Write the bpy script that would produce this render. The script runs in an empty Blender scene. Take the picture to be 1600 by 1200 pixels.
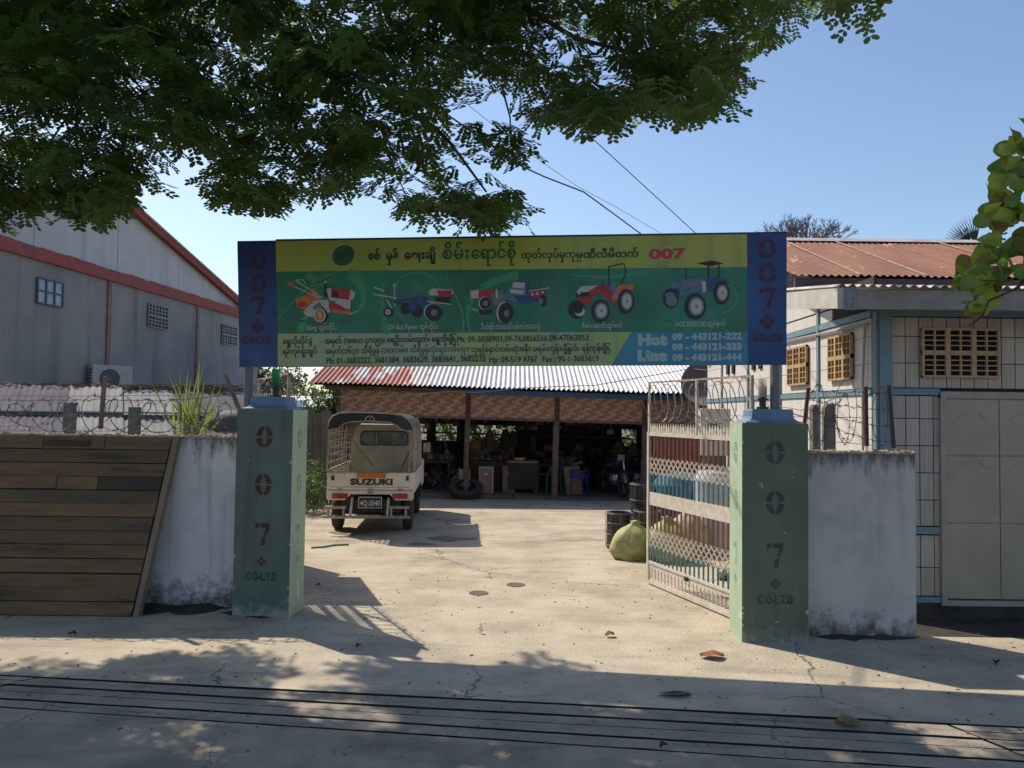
import bpy, math, random
import numpy as np
from mathutils import Vector, Matrix, Euler
random.seed(7); rng = np.random.default_rng(7)
SC = bpy.context.scene
COL = SC.collection
R = math.radians
# ------------------------------------------------------------------ camera, sky, sun, exposure
CAMH = 1.85; F = 1209.0; PITCH = math.atan(45/1209); ROLL = .012
cam = bpy.data.cameras.new('camera'); cam_o = bpy.data.objects.new('camera', cam); COL.objects.link(cam_o)
cam.sensor_width = 36; cam.lens = F/1600*36; cam.clip_start = .05; cam.clip_end = 3000
_f = Vector((0, math.cos(PITCH), math.sin(PITCH))); _u0 = Vector((0, -math.sin(PITCH), math.cos(PITCH))); _r0 = Vector((1, 0, 0))
_r = _r0*math.cos(ROLL)+_u0*math.sin(ROLL); _u = -_r0*math.sin(ROLL)+_u0*math.cos(ROLL)
mw = Matrix((_r, _u, -_f)).transposed().to_4x4(); mw.translation = (0, 0, CAMH); cam_o.matrix_world = mw
SC.camera = cam_o
SUN_EL = R(48.2); SX, SY = -.758, .652
world = bpy.data.worlds.new('World'); SC.world = world; world.use_nodes = True
wn = world.node_tree; bg = wn.nodes['Background']; bg.inputs['Strength'].default_value = .14
sky = wn.nodes.new('ShaderNodeTexSky'); sky.sky_type = 'NISHITA'; sky.sun_disc = False
sky.sun_elevation = SUN_EL; sky.sun_rotation = math.atan2(SX, SY); sky.air_density = 1.0; sky.dust_density = 1.0; sky.ozone_density = 2.6
wn.links.new(sky.outputs[0], bg.inputs['Color'])
sl = bpy.data.lights.new('sun', 'SUN'); sl.energy = 4.3; sl.angle = R(.53); sl.color = (1, .91, .76)
so = bpy.data.objects.new('sun', sl); COL.objects.link(so); so.location = (-20, 20, 30)
so.rotation_euler = Vector((-SX*math.cos(SUN_EL), -SY*math.cos(SUN_EL), -math.sin(SUN_EL))).to_track_quat('-Z', 'Y').to_euler()
vs = SC.view_settings; vs.view_transform = 'Standard'; vs.look = 'None'; vs.gamma = 1; vs.use_curve_mapping = False; vs.exposure = 0.25
SC.render.engine = 'CYCLES'

def ray(px, py): return _f+_r*((px-800)/F)-_u*((py-600)/F)
def at(px, py, Y):
    d = ray(px, py); return d*(Y/d.y)+Vector((0, 0, CAMH))
def gnd(px, py, z=0):
    d = ray(px, py); return d*((z-CAMH)/d.z)+Vector((0, 0, CAMH))

# ------------------------------------------------------------------ materials
MATS = {}
def mat(name, col, col2=None, scale=3, rough=.8, bump=0, bscale=60, metal=0, col3=None, scale3=.6, lo=.42, hi=.62, lo3=.5, hi3=.6, spec=.5, trans=0, stretch=None):
    """base colour mixed with col2 by a noise, col3 by a larger noise with a tighter edge; fine bump"""
    if name in MATS: return MATS[name]
    m = bpy.data.materials.new(name); m.use_nodes = True; t = m.node_tree; p = t.nodes['Principled BSDF']
    N = t.nodes.new; Lk = t.links.new
    p.inputs['Roughness'].default_value = rough; p.inputs['Metallic'].default_value = metal
    p.inputs['Specular IOR Level'].default_value = spec
    g = N('ShaderNodeNewGeometry'); vec = g.outputs['Position']
    if stretch:
        mp = N('ShaderNodeMapping'); mp.inputs['Scale'].default_value = stretch; Lk(vec, mp.inputs['Vector']); vec = mp.outputs[0]
    c = lambda q: (*q, 1)
    cur = None
    def layer(prev, colx, sc, lo, hi, det=6):
        n = N('ShaderNodeTexNoise'); n.inputs['Scale'].default_value = sc; n.inputs['Detail'].default_value = det; n.inputs['Roughness'].default_value = .62
        Lk(vec, n.inputs['Vector'])
        mr = N('ShaderNodeMapRange'); mr.inputs['From Min'].default_value = lo; mr.inputs['From Max'].default_value = hi; Lk(n.outputs['Fac'], mr.inputs['Value'])
        mx = N('ShaderNodeMix'); mx.data_type = 'RGBA'; Lk(mr.outputs[0], mx.inputs['Factor'])
        if isinstance(prev, tuple): mx.inputs['A'].default_value = c(prev)
        else: Lk(prev, mx.inputs['A'])
        mx.inputs['B'].default_value = c(colx); return mx.outputs['Result']
    if col2: cur = layer(col, col2, scale, lo, hi)
    if col3: cur = layer(cur if cur else col, col3, scale3, lo3, hi3, 8)
    if cur: Lk(cur, p.inputs['Base Color'])
    else: p.inputs['Base Color'].default_value = c(col)
    if bump:
        n = N('ShaderNodeTexNoise'); n.inputs['Scale'].default_value = bscale; n.inputs['Detail'].default_value = 5; Lk(vec, n.inputs['Vector'])
        b = N('ShaderNodeBump'); b.inputs['Strength'].default_value = bump; b.inputs['Distance'].default_value = .02; Lk(n.outputs['Fac'], b.inputs['Height']); Lk(b.outputs[0], p.inputs['Normal'])
    if trans:
        tr = N('ShaderNodeBsdfTranslucent')
        if cur:
            hs = N('ShaderNodeHueSaturation'); hs.inputs['Value'].default_value = 1.7; hs.inputs['Hue'].default_value = .485; Lk(cur, hs.inputs['Color']); Lk(hs.outputs[0], tr.inputs['Color'])
        else: tr.inputs['Color'].default_value = c(tuple(min(1, 1.6*v) for v in col))
        ms = N('ShaderNodeMixShader'); ms.inputs[0].default_value = trans
        Lk(p.outputs[0], ms.inputs[1]); Lk(tr.outputs[0], ms.inputs[2]); Lk(ms.outputs[0], t.nodes['Material Output'].inputs['Surface'])
    MATS[name] = m; return m

def add_cracks(m, scale=.33, width=.0035, dark=(.10, .09, .075)):
    t = m.node_tree; N = t.nodes.new; Lk = t.links.new; p = t.nodes['Principled BSDF']
    src = p.inputs['Base Color'].links[0].from_socket
    g = N('ShaderNodeNewGeometry'); n = N('ShaderNodeTexNoise'); n.inputs['Scale'].default_value = 3.2; n.inputs['Detail'].default_value = 10; n.inputs['Roughness'].default_value = .7
    Lk(g.outputs['Position'], n.inputs['Vector'])
    ma = N('ShaderNodeVectorMath'); ma.operation = 'MULTIPLY_ADD'; ma.inputs[1].default_value = (.3, .3, .3); Lk(n.outputs['Color'], ma.inputs[0]); Lk(g.outputs['Position'], ma.inputs[2])
    v = N('ShaderNodeTexVoronoi'); v.feature = 'DISTANCE_TO_EDGE'; v.inputs['Scale'].default_value = scale; Lk(ma.outputs[0], v.inputs['Vector'])
    mr = N('ShaderNodeMapRange'); mr.inputs['From Min'].default_value = width*.3; mr.inputs['From Max'].default_value = width; mr.inputs['To Min'].default_value = 1; mr.inputs['To Max'].default_value = 0
    Lk(v.outputs['Distance'], mr.inputs['Value'])
    n2 = N('ShaderNodeTexNoise'); n2.inputs['Scale'].default_value = .7; Lk(g.outputs['Position'], n2.inputs['Vector'])
    m2 = N('ShaderNodeMapRange'); m2.inputs['From Min'].default_value = .5; m2.inputs['From Max'].default_value = .56; Lk(n2.outputs['Fac'], m2.inputs['Value'])
    mu = N('ShaderNodeMath'); mu.operation = 'MULTIPLY'; Lk(mr.outputs[0], mu.inputs[0]); Lk(m2.outputs[0], mu.inputs[1])
    # speckles of dirt and chips
    n3 = N('ShaderNodeTexNoise'); n3.inputs['Scale'].default_value = 26; n3.inputs['Detail'].default_value = 3; Lk(g.outputs['Position'], n3.inputs['Vector'])
    m3 = N('ShaderNodeMapRange'); m3.inputs['From Min'].default_value = .66; m3.inputs['From Max'].default_value = .74; m3.inputs['To Max'].default_value = .55; Lk(n3.outputs['Fac'], m3.inputs['Value'])
    mm = N('ShaderNodeMath'); mm.operation = 'MAXIMUM'; Lk(mu.outputs[0], mm.inputs[0]); Lk(m3.outputs[0], mm.inputs[1])
    mx = N('ShaderNodeMix'); mx.data_type = 'RGBA'; Lk(mm.outputs[0], mx.inputs['Factor']); Lk(src, mx.inputs['A']); mx.inputs['B'].default_value = (*dark, 1)
    Lk(mx.outputs['Result'], p.inputs['Base Color'])

def add_zstain(m, z0, z1, col, ns=9, top=False):
    """mould that grows in from the foot (or from the coping when top) of a wall, ragged by noise"""
    t = m.node_tree; N = t.nodes.new; Lk = t.links.new; p = t.nodes['Principled BSDF']
    src = p.inputs['Base Color'].links[0].from_socket
    g = N('ShaderNodeNewGeometry'); s = N('ShaderNodeSeparateXYZ'); Lk(g.outputs['Position'], s.inputs[0])
    mr = N('ShaderNodeMapRange'); mr.inputs['From Min'].default_value = z0; mr.inputs['From Max'].default_value = z1
    mr.inputs['To Min'].default_value = .36; mr.inputs['To Max'].default_value = -.12; Lk(s.outputs[2], mr.inputs['Value'])
    mp = N('ShaderNodeMapping'); mp.inputs['Scale'].default_value = (1, 1, .3) if top else (1, 1, .9); Lk(g.outputs['Position'], mp.inputs['Vector'])
    n = N('ShaderNodeTexNoise'); n.inputs['Scale'].default_value = ns; n.inputs['Detail'].default_value = 9; n.inputs['Roughness'].default_value = .7; Lk(mp.outputs[0], n.inputs['Vector'])
    a = N('ShaderNodeMath'); a.operation = 'ADD'; Lk(mr.outputs[0], a.inputs[0]); Lk(n.outputs['Fac'], a.inputs[1])
    m2 = N('ShaderNodeMapRange'); m2.inputs['From Min'].default_value = .62; m2.inputs['From Max'].default_value = .86; m2.inputs['To Max'].default_value = .85; Lk(a.outputs[0], m2.inputs['Value'])
    mx = N('ShaderNodeMix'); mx.data_type = 'RGBA'; Lk(m2.outputs[0], mx.inputs['Factor']); Lk(src, mx.inputs['A']); mx.inputs['B'].default_value = (*col, 1)
    Lk(mx.outputs['Result'], p.inputs['Base Color'])

def glass(name, col, rough=.05, alpha=None):
    m = bpy.data.materials.new(name); m.use_nodes = True; p = m.node_tree.nodes['Principled BSDF']
    p.inputs['Base Color'].default_value = (*col, 1); p.inputs['Roughness'].default_value = rough
    p.inputs['Transmission Weight'].default_value = 1; p.inputs['IOR'].default_value = 1.3; MATS[name] = m; return m

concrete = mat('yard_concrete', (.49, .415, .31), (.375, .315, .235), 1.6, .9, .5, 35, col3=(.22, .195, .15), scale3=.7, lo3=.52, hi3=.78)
def add_smears(m, col, th, amt, sc, stretch):
    t = m.node_tree; N = t.nodes.new; Lk = t.links.new; p = t.nodes['Principled BSDF']; src = p.inputs['Base Color'].links[0].from_socket
    g = N('ShaderNodeNewGeometry'); mp = N('ShaderNodeMapping'); mp.inputs['Scale'].default_value = stretch; mp.inputs['Rotation'].default_value = (0, 0, .15); Lk(g.outputs['Position'], mp.inputs['Vector'])
    n = N('ShaderNodeTexNoise'); n.inputs['Scale'].default_value = sc; n.inputs['Detail'].default_value = 9; n.inputs['Roughness'].default_value = .68; n.inputs['Distortion'].default_value = .6; Lk(mp.outputs[0], n.inputs['Vector'])
    mr = N('ShaderNodeMapRange'); mr.inputs['From Min'].default_value = th; mr.inputs['From Max'].default_value = th+.16; mr.inputs['To Max'].default_value = amt; Lk(n.outputs['Fac'], mr.inputs['Value'])
    mx = N('ShaderNodeMix'); mx.data_type = 'RGBA'; Lk(mr.outputs[0], mx.inputs['Factor']); Lk(src, mx.inputs['A']); mx.inputs['B'].default_value = (*col, 1); Lk(mx.outputs['Result'], p.inputs['Base Color'])
add_smears(concrete, (.20, .18, .14), .52, .55, 2.2, (.35, 1.5, 1)); add_smears(concrete, (.58, .50, .38), .58, .6, 5, (.5, 1.2, 1))
add_cracks(concrete)
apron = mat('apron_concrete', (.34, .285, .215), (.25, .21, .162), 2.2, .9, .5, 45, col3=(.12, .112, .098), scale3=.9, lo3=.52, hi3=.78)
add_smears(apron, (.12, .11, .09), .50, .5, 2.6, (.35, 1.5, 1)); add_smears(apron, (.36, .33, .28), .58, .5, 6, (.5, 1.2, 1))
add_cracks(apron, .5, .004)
dirt = mat('dirt', (.16, .125, .09), (.10, .08, .06), 3, .95, .6, 25)
darkdirt = mat('dark_dirt', (.055, .045, .036), (.03, .025, .02), 4, .95, .6, 25)
groove_soil_shade = mat('groove_soil_shade', (.018, .016, .014), (.03, .026, .02), 6, .95)  # soil colour taken near black, groove shade included
white_wall = mat('limewashed_wall', (.64, .60, .60), (.55, .515, .52), 2.5, .9, .25, 30, col3=(.33, .32, .34), scale3=1.4, lo3=.55, hi3=.8)
add_zstain(white_wall, 0, .6, (.045, .05, .045)); add_zstain(white_wall, 1.62, 1.15, (.06, .06, .055), 14, True)
cream_wall = mat('limewashed_wall_warm', (.54, .48, .43), (.46, .405, .365), 2.2, .9, .25, 30, col3=(.30, .28, .26), scale3=1.4, lo3=.55, hi3=.8)
add_zstain(cream_wall, 0, .4, (.05, .05, .045)); add_zstain(cream_wall, 1.56, 1.2, (.07, .065, .06), 14, True)
rubble_m = mat('broken_mortar', (.46, .38, .27), (.28, .2, .13), 25, .95, .6, 60)
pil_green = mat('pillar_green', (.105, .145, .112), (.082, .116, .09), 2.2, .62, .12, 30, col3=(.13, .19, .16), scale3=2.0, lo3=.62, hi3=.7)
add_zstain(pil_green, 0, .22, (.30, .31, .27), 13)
def add_flakes(m, col=(.42, .44, .38), sc=9, th=.70):
    t = m.node_tree; N = t.nodes.new; Lk = t.links.new; p = t.nodes['Principled BSDF']; src = p.inputs['Base Color'].links[0].from_socket
    g = N('ShaderNodeNewGeometry'); n = N('ShaderNodeTexNoise'); n.inputs['Scale'].default_value = sc; n.inputs['Detail'].default_value = 4; n.inputs['Roughness'].default_value = .45; Lk(g.outputs['Position'], n.inputs['Vector'])
    mr = N('ShaderNodeMapRange'); mr.inputs['From Min'].default_value = th; mr.inputs['From Max'].default_value = th+.02; mr.inputs['To Max'].default_value = .8; Lk(n.outputs['Fac'], mr.inputs['Value'])
    mx = N('ShaderNodeMix'); mx.data_type = 'RGBA'; Lk(mr.outputs[0], mx.inputs['Factor']); Lk(src, mx.inputs['A']); mx.inputs['B'].default_value = (*col, 1); Lk(mx.outputs['Result'], p.inputs['Base Color'])
def add_streaks(m, col, th=.55, amt=.5, sc=7):
    t = m.node_tree; N = t.nodes.new; Lk = t.links.new; p = t.nodes['Principled BSDF']; src = p.inputs['Base Color'].links[0].from_socket
    g = N('ShaderNodeNewGeometry'); mp = N('ShaderNodeMapping'); mp.inputs['Scale'].default_value = (1, 1, .07); Lk(g.outputs['Position'], mp.inputs['Vector'])
    n = N('ShaderNodeTexNoise'); n.inputs['Scale'].default_value = sc; n.inputs['Detail'].default_value = 7; Lk(mp.outputs[0], n.inputs['Vector'])
    mr = N('ShaderNodeMapRange'); mr.inputs['From Min'].default_value = th; mr.inputs['From Max'].default_value = th+.15; mr.inputs['To Max'].default_value = amt; Lk(n.outputs['Fac'], mr.inputs['Value'])
    mx = N('ShaderNodeMix'); mx.data_type = 'RGBA'; Lk(mr.outputs[0], mx.inputs['Factor']); Lk(src, mx.inputs['A']); mx.inputs['B'].default_value = (*col, 1); Lk(mx.outputs['Result'], p.inputs['Base Color'])
add_flakes(pil_green); add_streaks(pil_green, (.04, .06, .055)); add_streaks(white_wall, (.24, .23, .24), .56, .5); add_streaks(cream_wall, (.2, .18, .16), .56, .5)
pil_bounce = mat('pillar_bounce_lit_green', (.40, .50, .35), (.34, .43, .30), 2.4, .7, .12, 30, col3=(.44, .48, .38), scale3=2.2, lo3=.6, hi3=.66)  # pillar green lightened to paint bounce light into the sides
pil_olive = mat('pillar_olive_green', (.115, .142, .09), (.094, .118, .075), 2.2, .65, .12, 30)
add_zstain(pil_olive, 0, .2, (.28, .27, .22), 13)
add_flakes(pil_olive, (.32, .34, .28), 11, .71); add_streaks(pil_olive, (.045, .06, .045)); add_flakes(pil_bounce, (.55, .55, .46), 8, .68); add_streaks(pil_bounce, (.2, .22, .15), .58, .5)
cap_blue = mat('cap_blue', (.14, .225, .31), (.11, .185, .265), 5, .6, .1)
stencil_red = mat('stencil_red', (.085, .028, .02), (.055, .022, .018), 20, .8)
stencil_black = mat('stencil_black', (.03, .045, .038), (.05, .07, .06), 20, .8)
stencil_faint = mat('stencil_faint', (.035, .052, .04), (.06, .085, .06), 18, .8)
stencil_pale = mat('stencil_pale', (.22, .29, .20), (.30, .38, .27), 16, .8)
iron_black = mat('black_iron', (.02, .02, .022), rough=.5)
rust = mat('rusty_iron', (.13, .06, .04), (.07, .035, .03), 30, .85, .2)
maroon = mat('maroon_angle_iron', (.10, .025, .03), (.06, .02, .02), 20, .7)
wire_m = mat('galvanised_wire', (.30, .29, .28), (.16, .13, .11), 30, .5, metal=.3)
wire_rust = mat('rusted_wire', (.13, .08, .06), (.07, .05, .04), 30, .8)
gate_cream = mat('gate_cream_paint', (.66, .60, .52), (.55, .47, .39), 14, .6, .1, 60, col3=(.30, .16, .10), scale3=9, lo3=.66, hi3=.7)
gate_brown = mat('gate_brown_paint', (.27, .115, .085), (.2, .08, .06), 20, .6)
gate_teal = mat('gate_teal_paint', (.085, .20, .24), (.05, .15, .2), 20, .6)
s_blue = mat('sign_blue', (.012, .048, .19), (.009, .038, .155), 4, .45, col3=(.02, .07, .24), scale3=1.4)
s_yel = mat('sign_yellow_green', (.34, .40, .06), (.27, .35, .055), 1.1, .4, col3=(.40, .38, .06), scale3=.9)
s_yel2 = mat('sign_pale_green', (.31, .40, .15), (.26, .35, .14), 1.2, .4, col3=(.28, .36, .26), scale3=.8)
s_green = mat('sign_deep_green', (.010, .13, .07), (.012, .21, .125), 1.2, .4)
s_leaf = mat('sign_leaf_green', (.04, .27, .11), (.03, .23, .11), 3, .4)
s_cyan = mat('sign_cyan', (.03, .21, .32), (.028, .17, .28), 1.5, .4)
s_ink = mat('sign_ink', (.018, .028, .022), rough=.5)
s_dgreen = mat('sign_title_green', (.008, .12, .045), rough=.5)
s_red = mat('sign_title_red', (.50, .03, .05), rough=.5)
s_halo = mat('sign_halo', (.32, .42, .16), rough=.5)
s_pale = mat('sign_pale_text', (.30, .42, .42), rough=.5)
s_white = mat('sign_grey_white', (.42, .43, .40), rough=.5)
s_grey = mat('sign_mid_grey', (.15, .16, .16), rough=.5)
s_black = mat('sign_black', (.015, .015, .018), rough=.5)
s_or = mat('sign_orange', (.55, .16, .06), (.45, .11, .05), 20, .5)
s_crim = mat('sign_crimson', (.42, .03, .035), (.3, .02, .03), 20, .5)
s_navy = mat('sign_navy', (.02, .05, .16), (.03, .08, .22), 20, .5)
s_steel = mat('sign_steel_blue', (.10, .17, .26), (.07, .12, .2), 20, .5)
s_dred = mat('sign_stencil_maroon', (.055, .012, .035), (.08, .02, .04), 20, .6)
plank_m = [mat('wet_plank_a', (.17, .105, .05), (.11, .072, .036), 5, .85, .5, 30, col3=(.035, .036, .022), scale3=2.5, lo3=.58, hi3=.68, stretch=(.25, 1, 2)),
           mat('wet_plank_b', (.125, .082, .043), (.085, .06, .034), 5, .85, .5, 30, col3=(.03, .034, .02), scale3=2.5, lo3=.56, hi3=.66, stretch=(.25, 1, 2)),
           mat('wet_plank_c', (.19, .11, .052), (.13, .08, .04), 5, .85, .5, 30, col3=(.04, .036, .022), scale3=2.5, lo3=.6, hi3=.7, stretch=(.25, 1, 2)),
           mat('wet_plank_dark', (.055, .040, .026), (.04, .032, .022), 5, .8, .5, 30)]
wood_old = mat('weathered_wood', (.22, .17, .12), (.14, .105, .075), 6, .9, .4, 40, stretch=(1, 1, .2))
stub_c = mat('old_concrete_post', (.17, .16, .15), (.11, .105, .10), 8, .95, .3, 40)
metal_roof = mat('galvanised_roof', (.62, .60, .60), (.52, .50, .51), 2, .5, metal=.15, col3=(.40, .20, .13), scale3=1.5, lo3=.68, hi3=.72)
metal_rusty = mat('part_rusted_roof', (.58, .52, .50), (.47, .42, .42), 2, .6, metal=.1, col3=(.36, .12, .075), scale3=2.2, lo3=.46, hi3=.50, stretch=(1, .4, .4))
rust_roof = mat('rust_red_roof', (.27, .125, .08), (.21, .09, .06), 2.5, .85, .2, col3=(.46, .29, .19), scale3=5, lo3=.60, hi3=.68, stretch=(1, .5, .5))
seam_m = mat('roof_seam', (.52, .42, .36), (.38, .24, .18), 8, .7)
bamboo_a = mat('bamboo_weave_a', (.62, .37, .26), (.50, .28, .19), 12, .8)
bamboo_b = mat('bamboo_weave_b', (.42, .22, .15), (.33, .17, .115), 12, .8)
blue_board = mat('blue_board', (.07, .18, .38), (.055, .14, .30), 5, .6)
teal_frame = mat('teal_frame', (.16, .255, .30), (.13, .215, .26), 5, .6)
panel_m = mat('cream_panel', (.47, .41, .345), (.40, .35, .295), 3, .7, .15, 30, stretch=(4, 4, .4))
panel_m2 = mat('cream_panel_b', (.42, .37, .31), (.37, .325, .275), 3, .7, .15, 30, stretch=(4, 4, .4))
joint_dark = mat('joint_dark', (.035, .035, .04), rough=.9)
vent_m = mat('ochre_vent_block', (.46, .31, .17), (.38, .25, .14), 8, .8, .1)
void_m = mat('dark_void', (.010, .010, .012), rough=1)
door_m = mat('cream_steel_door', (.37, .315, .22), (.32, .275, .19), 2, .45, .05, 20)
door_fr = mat('door_frame_cream', (.34, .31, .25), (.30, .27, .22), 6, .6)
grey_conc = mat('grey_fascia', (.30, .285, .26), (.23, .22, .20), 4, .9, .2, 30)
post_wood = mat('shed_post', (.19, .15, .12), (.12, .09, .07), 8, .9, .3, 40)
b_grey = mat('rendered_wall', (.36, .335, .315), (.30, .28, .265), .8, .95, .15, 20, col3=(.21, .205, .21), scale3=.45, lo3=.5, hi3=.75)
b_white = mat('gable_sheet', (.60, .59, .57), (.55, .54, .53), 2, .7)
b_red = mat('red_trim', (.38, .085, .07), (.30, .065, .055), 6, .7)
ac_white = mat('ac_casing', (.55, .55, .52), (.48, .48, .45), 10, .6)
truck_w = mat('truck_cream_paint', (.78, .74, .65), (.68, .65, .57), 4, .4, .05, 40, col3=(.26, .17, .11), scale3=11, lo3=.68, hi3=.73)
truck_in = mat('truck_cab_paint', (.48, .45, .34), (.41, .38, .29), 6, .5)
tarp_m = mat('dark_canvas', (.052, .052, .056), (.035, .035, .04), 2, .85, .1, 12)
tarp_in = mat('tan_canvas', (.34, .26, .18), (.19, .14, .10), 6, .85)
tube_m = mat('cage_tube', (.46, .42, .36), (.28, .22, .17), 25, .5, metal=.2)
tyre_m = mat('tyre_rubber', (.045, .038, .034), (.06, .05, .042), 20, .9)
rim_m = mat('steel_rim', (.3, .28, .25), rough=.6)
lamp_red = mat('lamp_red', (.42, .02, .02), rough=.25); lamp_or = mat('lamp_orange', (.62, .17, .02), rough=.4)
plate_m = mat('plate_black', (.03, .03, .03), rough=.5); plate_w = mat('plate_white', (.6, .6, .58), rough=.5)
logo_m = mat('logo_brown', (.06, .03, .03), rough=.6)
win_m = mat('window_glass', (.05, .07, .075), rough=.08, spec=.8)
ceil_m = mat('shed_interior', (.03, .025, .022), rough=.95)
g_green = mat('green_glass', (.02, .28, .13), rough=.15, trans=.6); g_clear = mat('clear_glass', (.50, .47, .40), rough=.15, trans=.6)
leaf_m = mat('feathery_leaf', (.062, .115, .024), (.09, .15, .028), 1.6, .5, col3=(.12, .13, .03), scale3=2.6, lo3=.60, hi3=.72, trans=.5)
almond = [mat('almond_leaf_a', (.20, .27, .035), (.27, .31, .04), 6, .4, trans=.5), mat('almond_leaf_b', (.10, .18, .03), (.14, .22, .035), 6, .38, trans=.4),
          mat('almond_leaf_c', (.13, .15, .025), (.22, .13, .03), 10, .4, trans=.45)]
bush_m = mat('bush_leaf', (.07, .12, .03), (.11, .16, .035), 1.5, .6, trans=.3)
blade_m = mat('sword_leaf', (.20, .26, .06), (.14, .2, .045), 4, .5, trans=.35)
bark_m = mat('bark', (.07, .055, .045), (.045, .036, .03), 10, .95, .5, 30)

# ------------------------------------------------------------------ mesh helpers
MW = {}
class MB:
    def __init__(s): s.v = []; s.f = []; s.smooth = False
    def quad(s, *p):
        n = len(s.v); s.v += [tuple(q) for q in p]; s.f.append(tuple(range(n, n+len(p)))); return s
    def box(s, c, d, rot=None):
        n = len(s.v); m = Euler(rot).to_matrix() if rot else None
        for i in (-.5, .5):
            for j in (-.5, .5):
                for k in (-.5, .5):
                    q = Vector((i*d[0], j*d[1], k*d[2]))
                    if m: q = m @ q
                    s.v.append((c[0]+q.x, c[1]+q.y, c[2]+q.z))
        s.f += [tuple(n+a for a in t) for t in ((0, 1, 3, 2), (4, 6, 7, 5), (0, 4, 5, 1), (2, 3, 7, 6), (0, 2, 6, 4), (1, 5, 7, 3))]; return s
    def lim(s, x0, x1, y0, y1, z0, z1): return s.box(((x0+x1)/2, (y0+y1)/2, (z0+z1)/2), (x1-x0, y1-y0, z1-z0))
    def bar(s, a, b, w, h=None, up=(0, 0, 1)):
        h = h or w; a = Vector(a); b = Vector(b); d = (b-a).normalized(); upv = Vector(up)
        if abs(d.dot(upv)) > .99: upv = Vector((1, 0, 0))
        sx = d.cross(upv).normalized(); sz = sx.cross(d); n = len(s.v)
        for p in (a, b):
            for i, k in ((-.5, -.5), (.5, -.5), (.5, .5), (-.5, .5)): s.v.append(tuple(p+sx*(i*w)+sz*(k*h)))
        s.f += [(n, n+3, n+2, n+1), (n+4, n+5, n+6, n+7)]+[(n+i, n+(i+1) % 4, n+4+(i+1) % 4, n+4+i) for i in range(4)]; return s
    def tube(s, pts, r, n=6, r1=None, cap=True):
        pts = [Vector(p) for p in pts]; base = len(s.v); prev = None; L = len(pts)
        for i, p in enumerate(pts):
            d = (pts[min(i+1, L-1)]-pts[max(i-1, 0)])
            if d.length < 1e-9: d = Vector((0, 0, 1))
            d.normalize()
            if prev is None: prev = d.orthogonal().normalized()
            a = (prev-d*prev.dot(d))
            a = a.normalized() if a.length > 1e-6 else d.orthogonal().normalized()
            prev = a; b = d.cross(a); rr = r if r1 is None else r+(r1-r)*i/max(1, L-1)
            if isinstance(r, (list, tuple)): rr = r[i]
            for k in range(n):
                t = 2*math.pi*k/n; s.v.append(tuple(p+a*(rr*math.cos(t))+b*(rr*math.sin(t))))
        for i in range(L-1):
            for k in range(n):
                s.f.append((base+i*n+k, base+i*n+(k+1) % n, base+(i+1)*n+(k+1) % n, base+(i+1)*n+k))
        if cap: s.f.append(tuple(base+k for k in range(n))[::-1]); s.f.append(tuple(base+(L-1)*n+k for k in range(n)))
        return s
    def lathe(s, c, prof, n=20, axis='z'):
        base = len(s.v); L = len(prof)
        for r, h in prof:
            for k in range(n):
                t = 2*math.pi*k/n; x, y = r*math.cos(t), r*math.sin(t)
                q = (x, y, h) if axis == 'z' else ((h, x, y) if axis == 'x' else (x, h, y))
                s.v.append((c[0]+q[0], c[1]+q[1], c[2]+q[2]))
        for i in range(L-1):
            for k in range(n): s.f.append((base+i*n+k, base+i*n+(k+1) % n, base+(i+1)*n+(k+1) % n, base+(i+1)*n+k))
        s.f.append(tuple(base+k for k in range(n))[::-1]); s.f.append(tuple(base+(L-1)*n+k for k in range(n))); return s
    def prism(s, poly, off):
        n = len(s.v); L = len(poly); off = Vector(off)
        s.v += [tuple(p) for p in poly]+[tuple(Vector(p)+off) for p in poly]
        s.f += [tuple(range(n, n+L)), tuple(range(n+2*L-1, n+L-1, -1))]+[(n+i, n+L+i, n+L+(i+1) % L, n+(i+1) % L) for i in range(L)]; return s
    def build(s, name, m, parent=None, local=False, bevel=0, kind=None, label=None):
        me = bpy.data.meshes.new(name); V = s.v
        if parent is not None and not local:
            inv = MW[parent.name].inverted(); V = [tuple(inv @ Vector(p)) for p in V]
        me.from_pydata(V, [], s.f); me.materials.append(m)
        if s.smooth: me.polygons.foreach_set('use_smooth', [True]*len(me.polygons))
        o = bpy.data.objects.new(name, me); COL.objects.link(o)
        if parent is not None: o.parent = parent; MW[o.name] = MW[parent.name]
        else: MW[o.name] = Matrix.Identity(4)
        if bevel:
            md = o.modifiers.new('bevel', 'BEVEL'); md.width = bevel; md.segments = 2; md.limit_method = 'ANGLE'
        if kind: o['kind'] = kind
        if label: o['label'] = label
        return o
def fix(o):
    """consistent outward normals"""
    import bmesh
    b = bmesh.new(); b.from_mesh(o.data); bmesh.ops.recalc_face_normals(b, faces=b.faces); b.to_mesh(o.data); b.free(); return o
def thing(name, label, cat, loc=(0, 0, 0), rz=0, group=None, rot=None):
    o = bpy.data.objects.new(name, None); COL.objects.link(o); o.location = loc; o.rotation_euler = rot or (0, 0, rz); o.empty_display_size = .2
    o['label'] = label; o['category'] = cat
    if group: o['group'] = group
    MW[o.name] = Matrix.Translation(loc) @ Euler(rot or (0, 0, rz)).to_matrix().to_4x4(); return o
def tag(o, label, cat, group=None):
    o['label'] = label; o['category'] = cat
    if group: o['group'] = group
    return o
def inst(src, name, parent, loc, rot=(0, 0, 0), scale=(1, 1, 1), m=None):
    o = bpy.data.objects.new(name, src.data if hasattr(src, 'data') else src); COL.objects.link(o); o.parent = parent
    o.location = loc; o.rotation_euler = rot; o.scale = scale; return o
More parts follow.
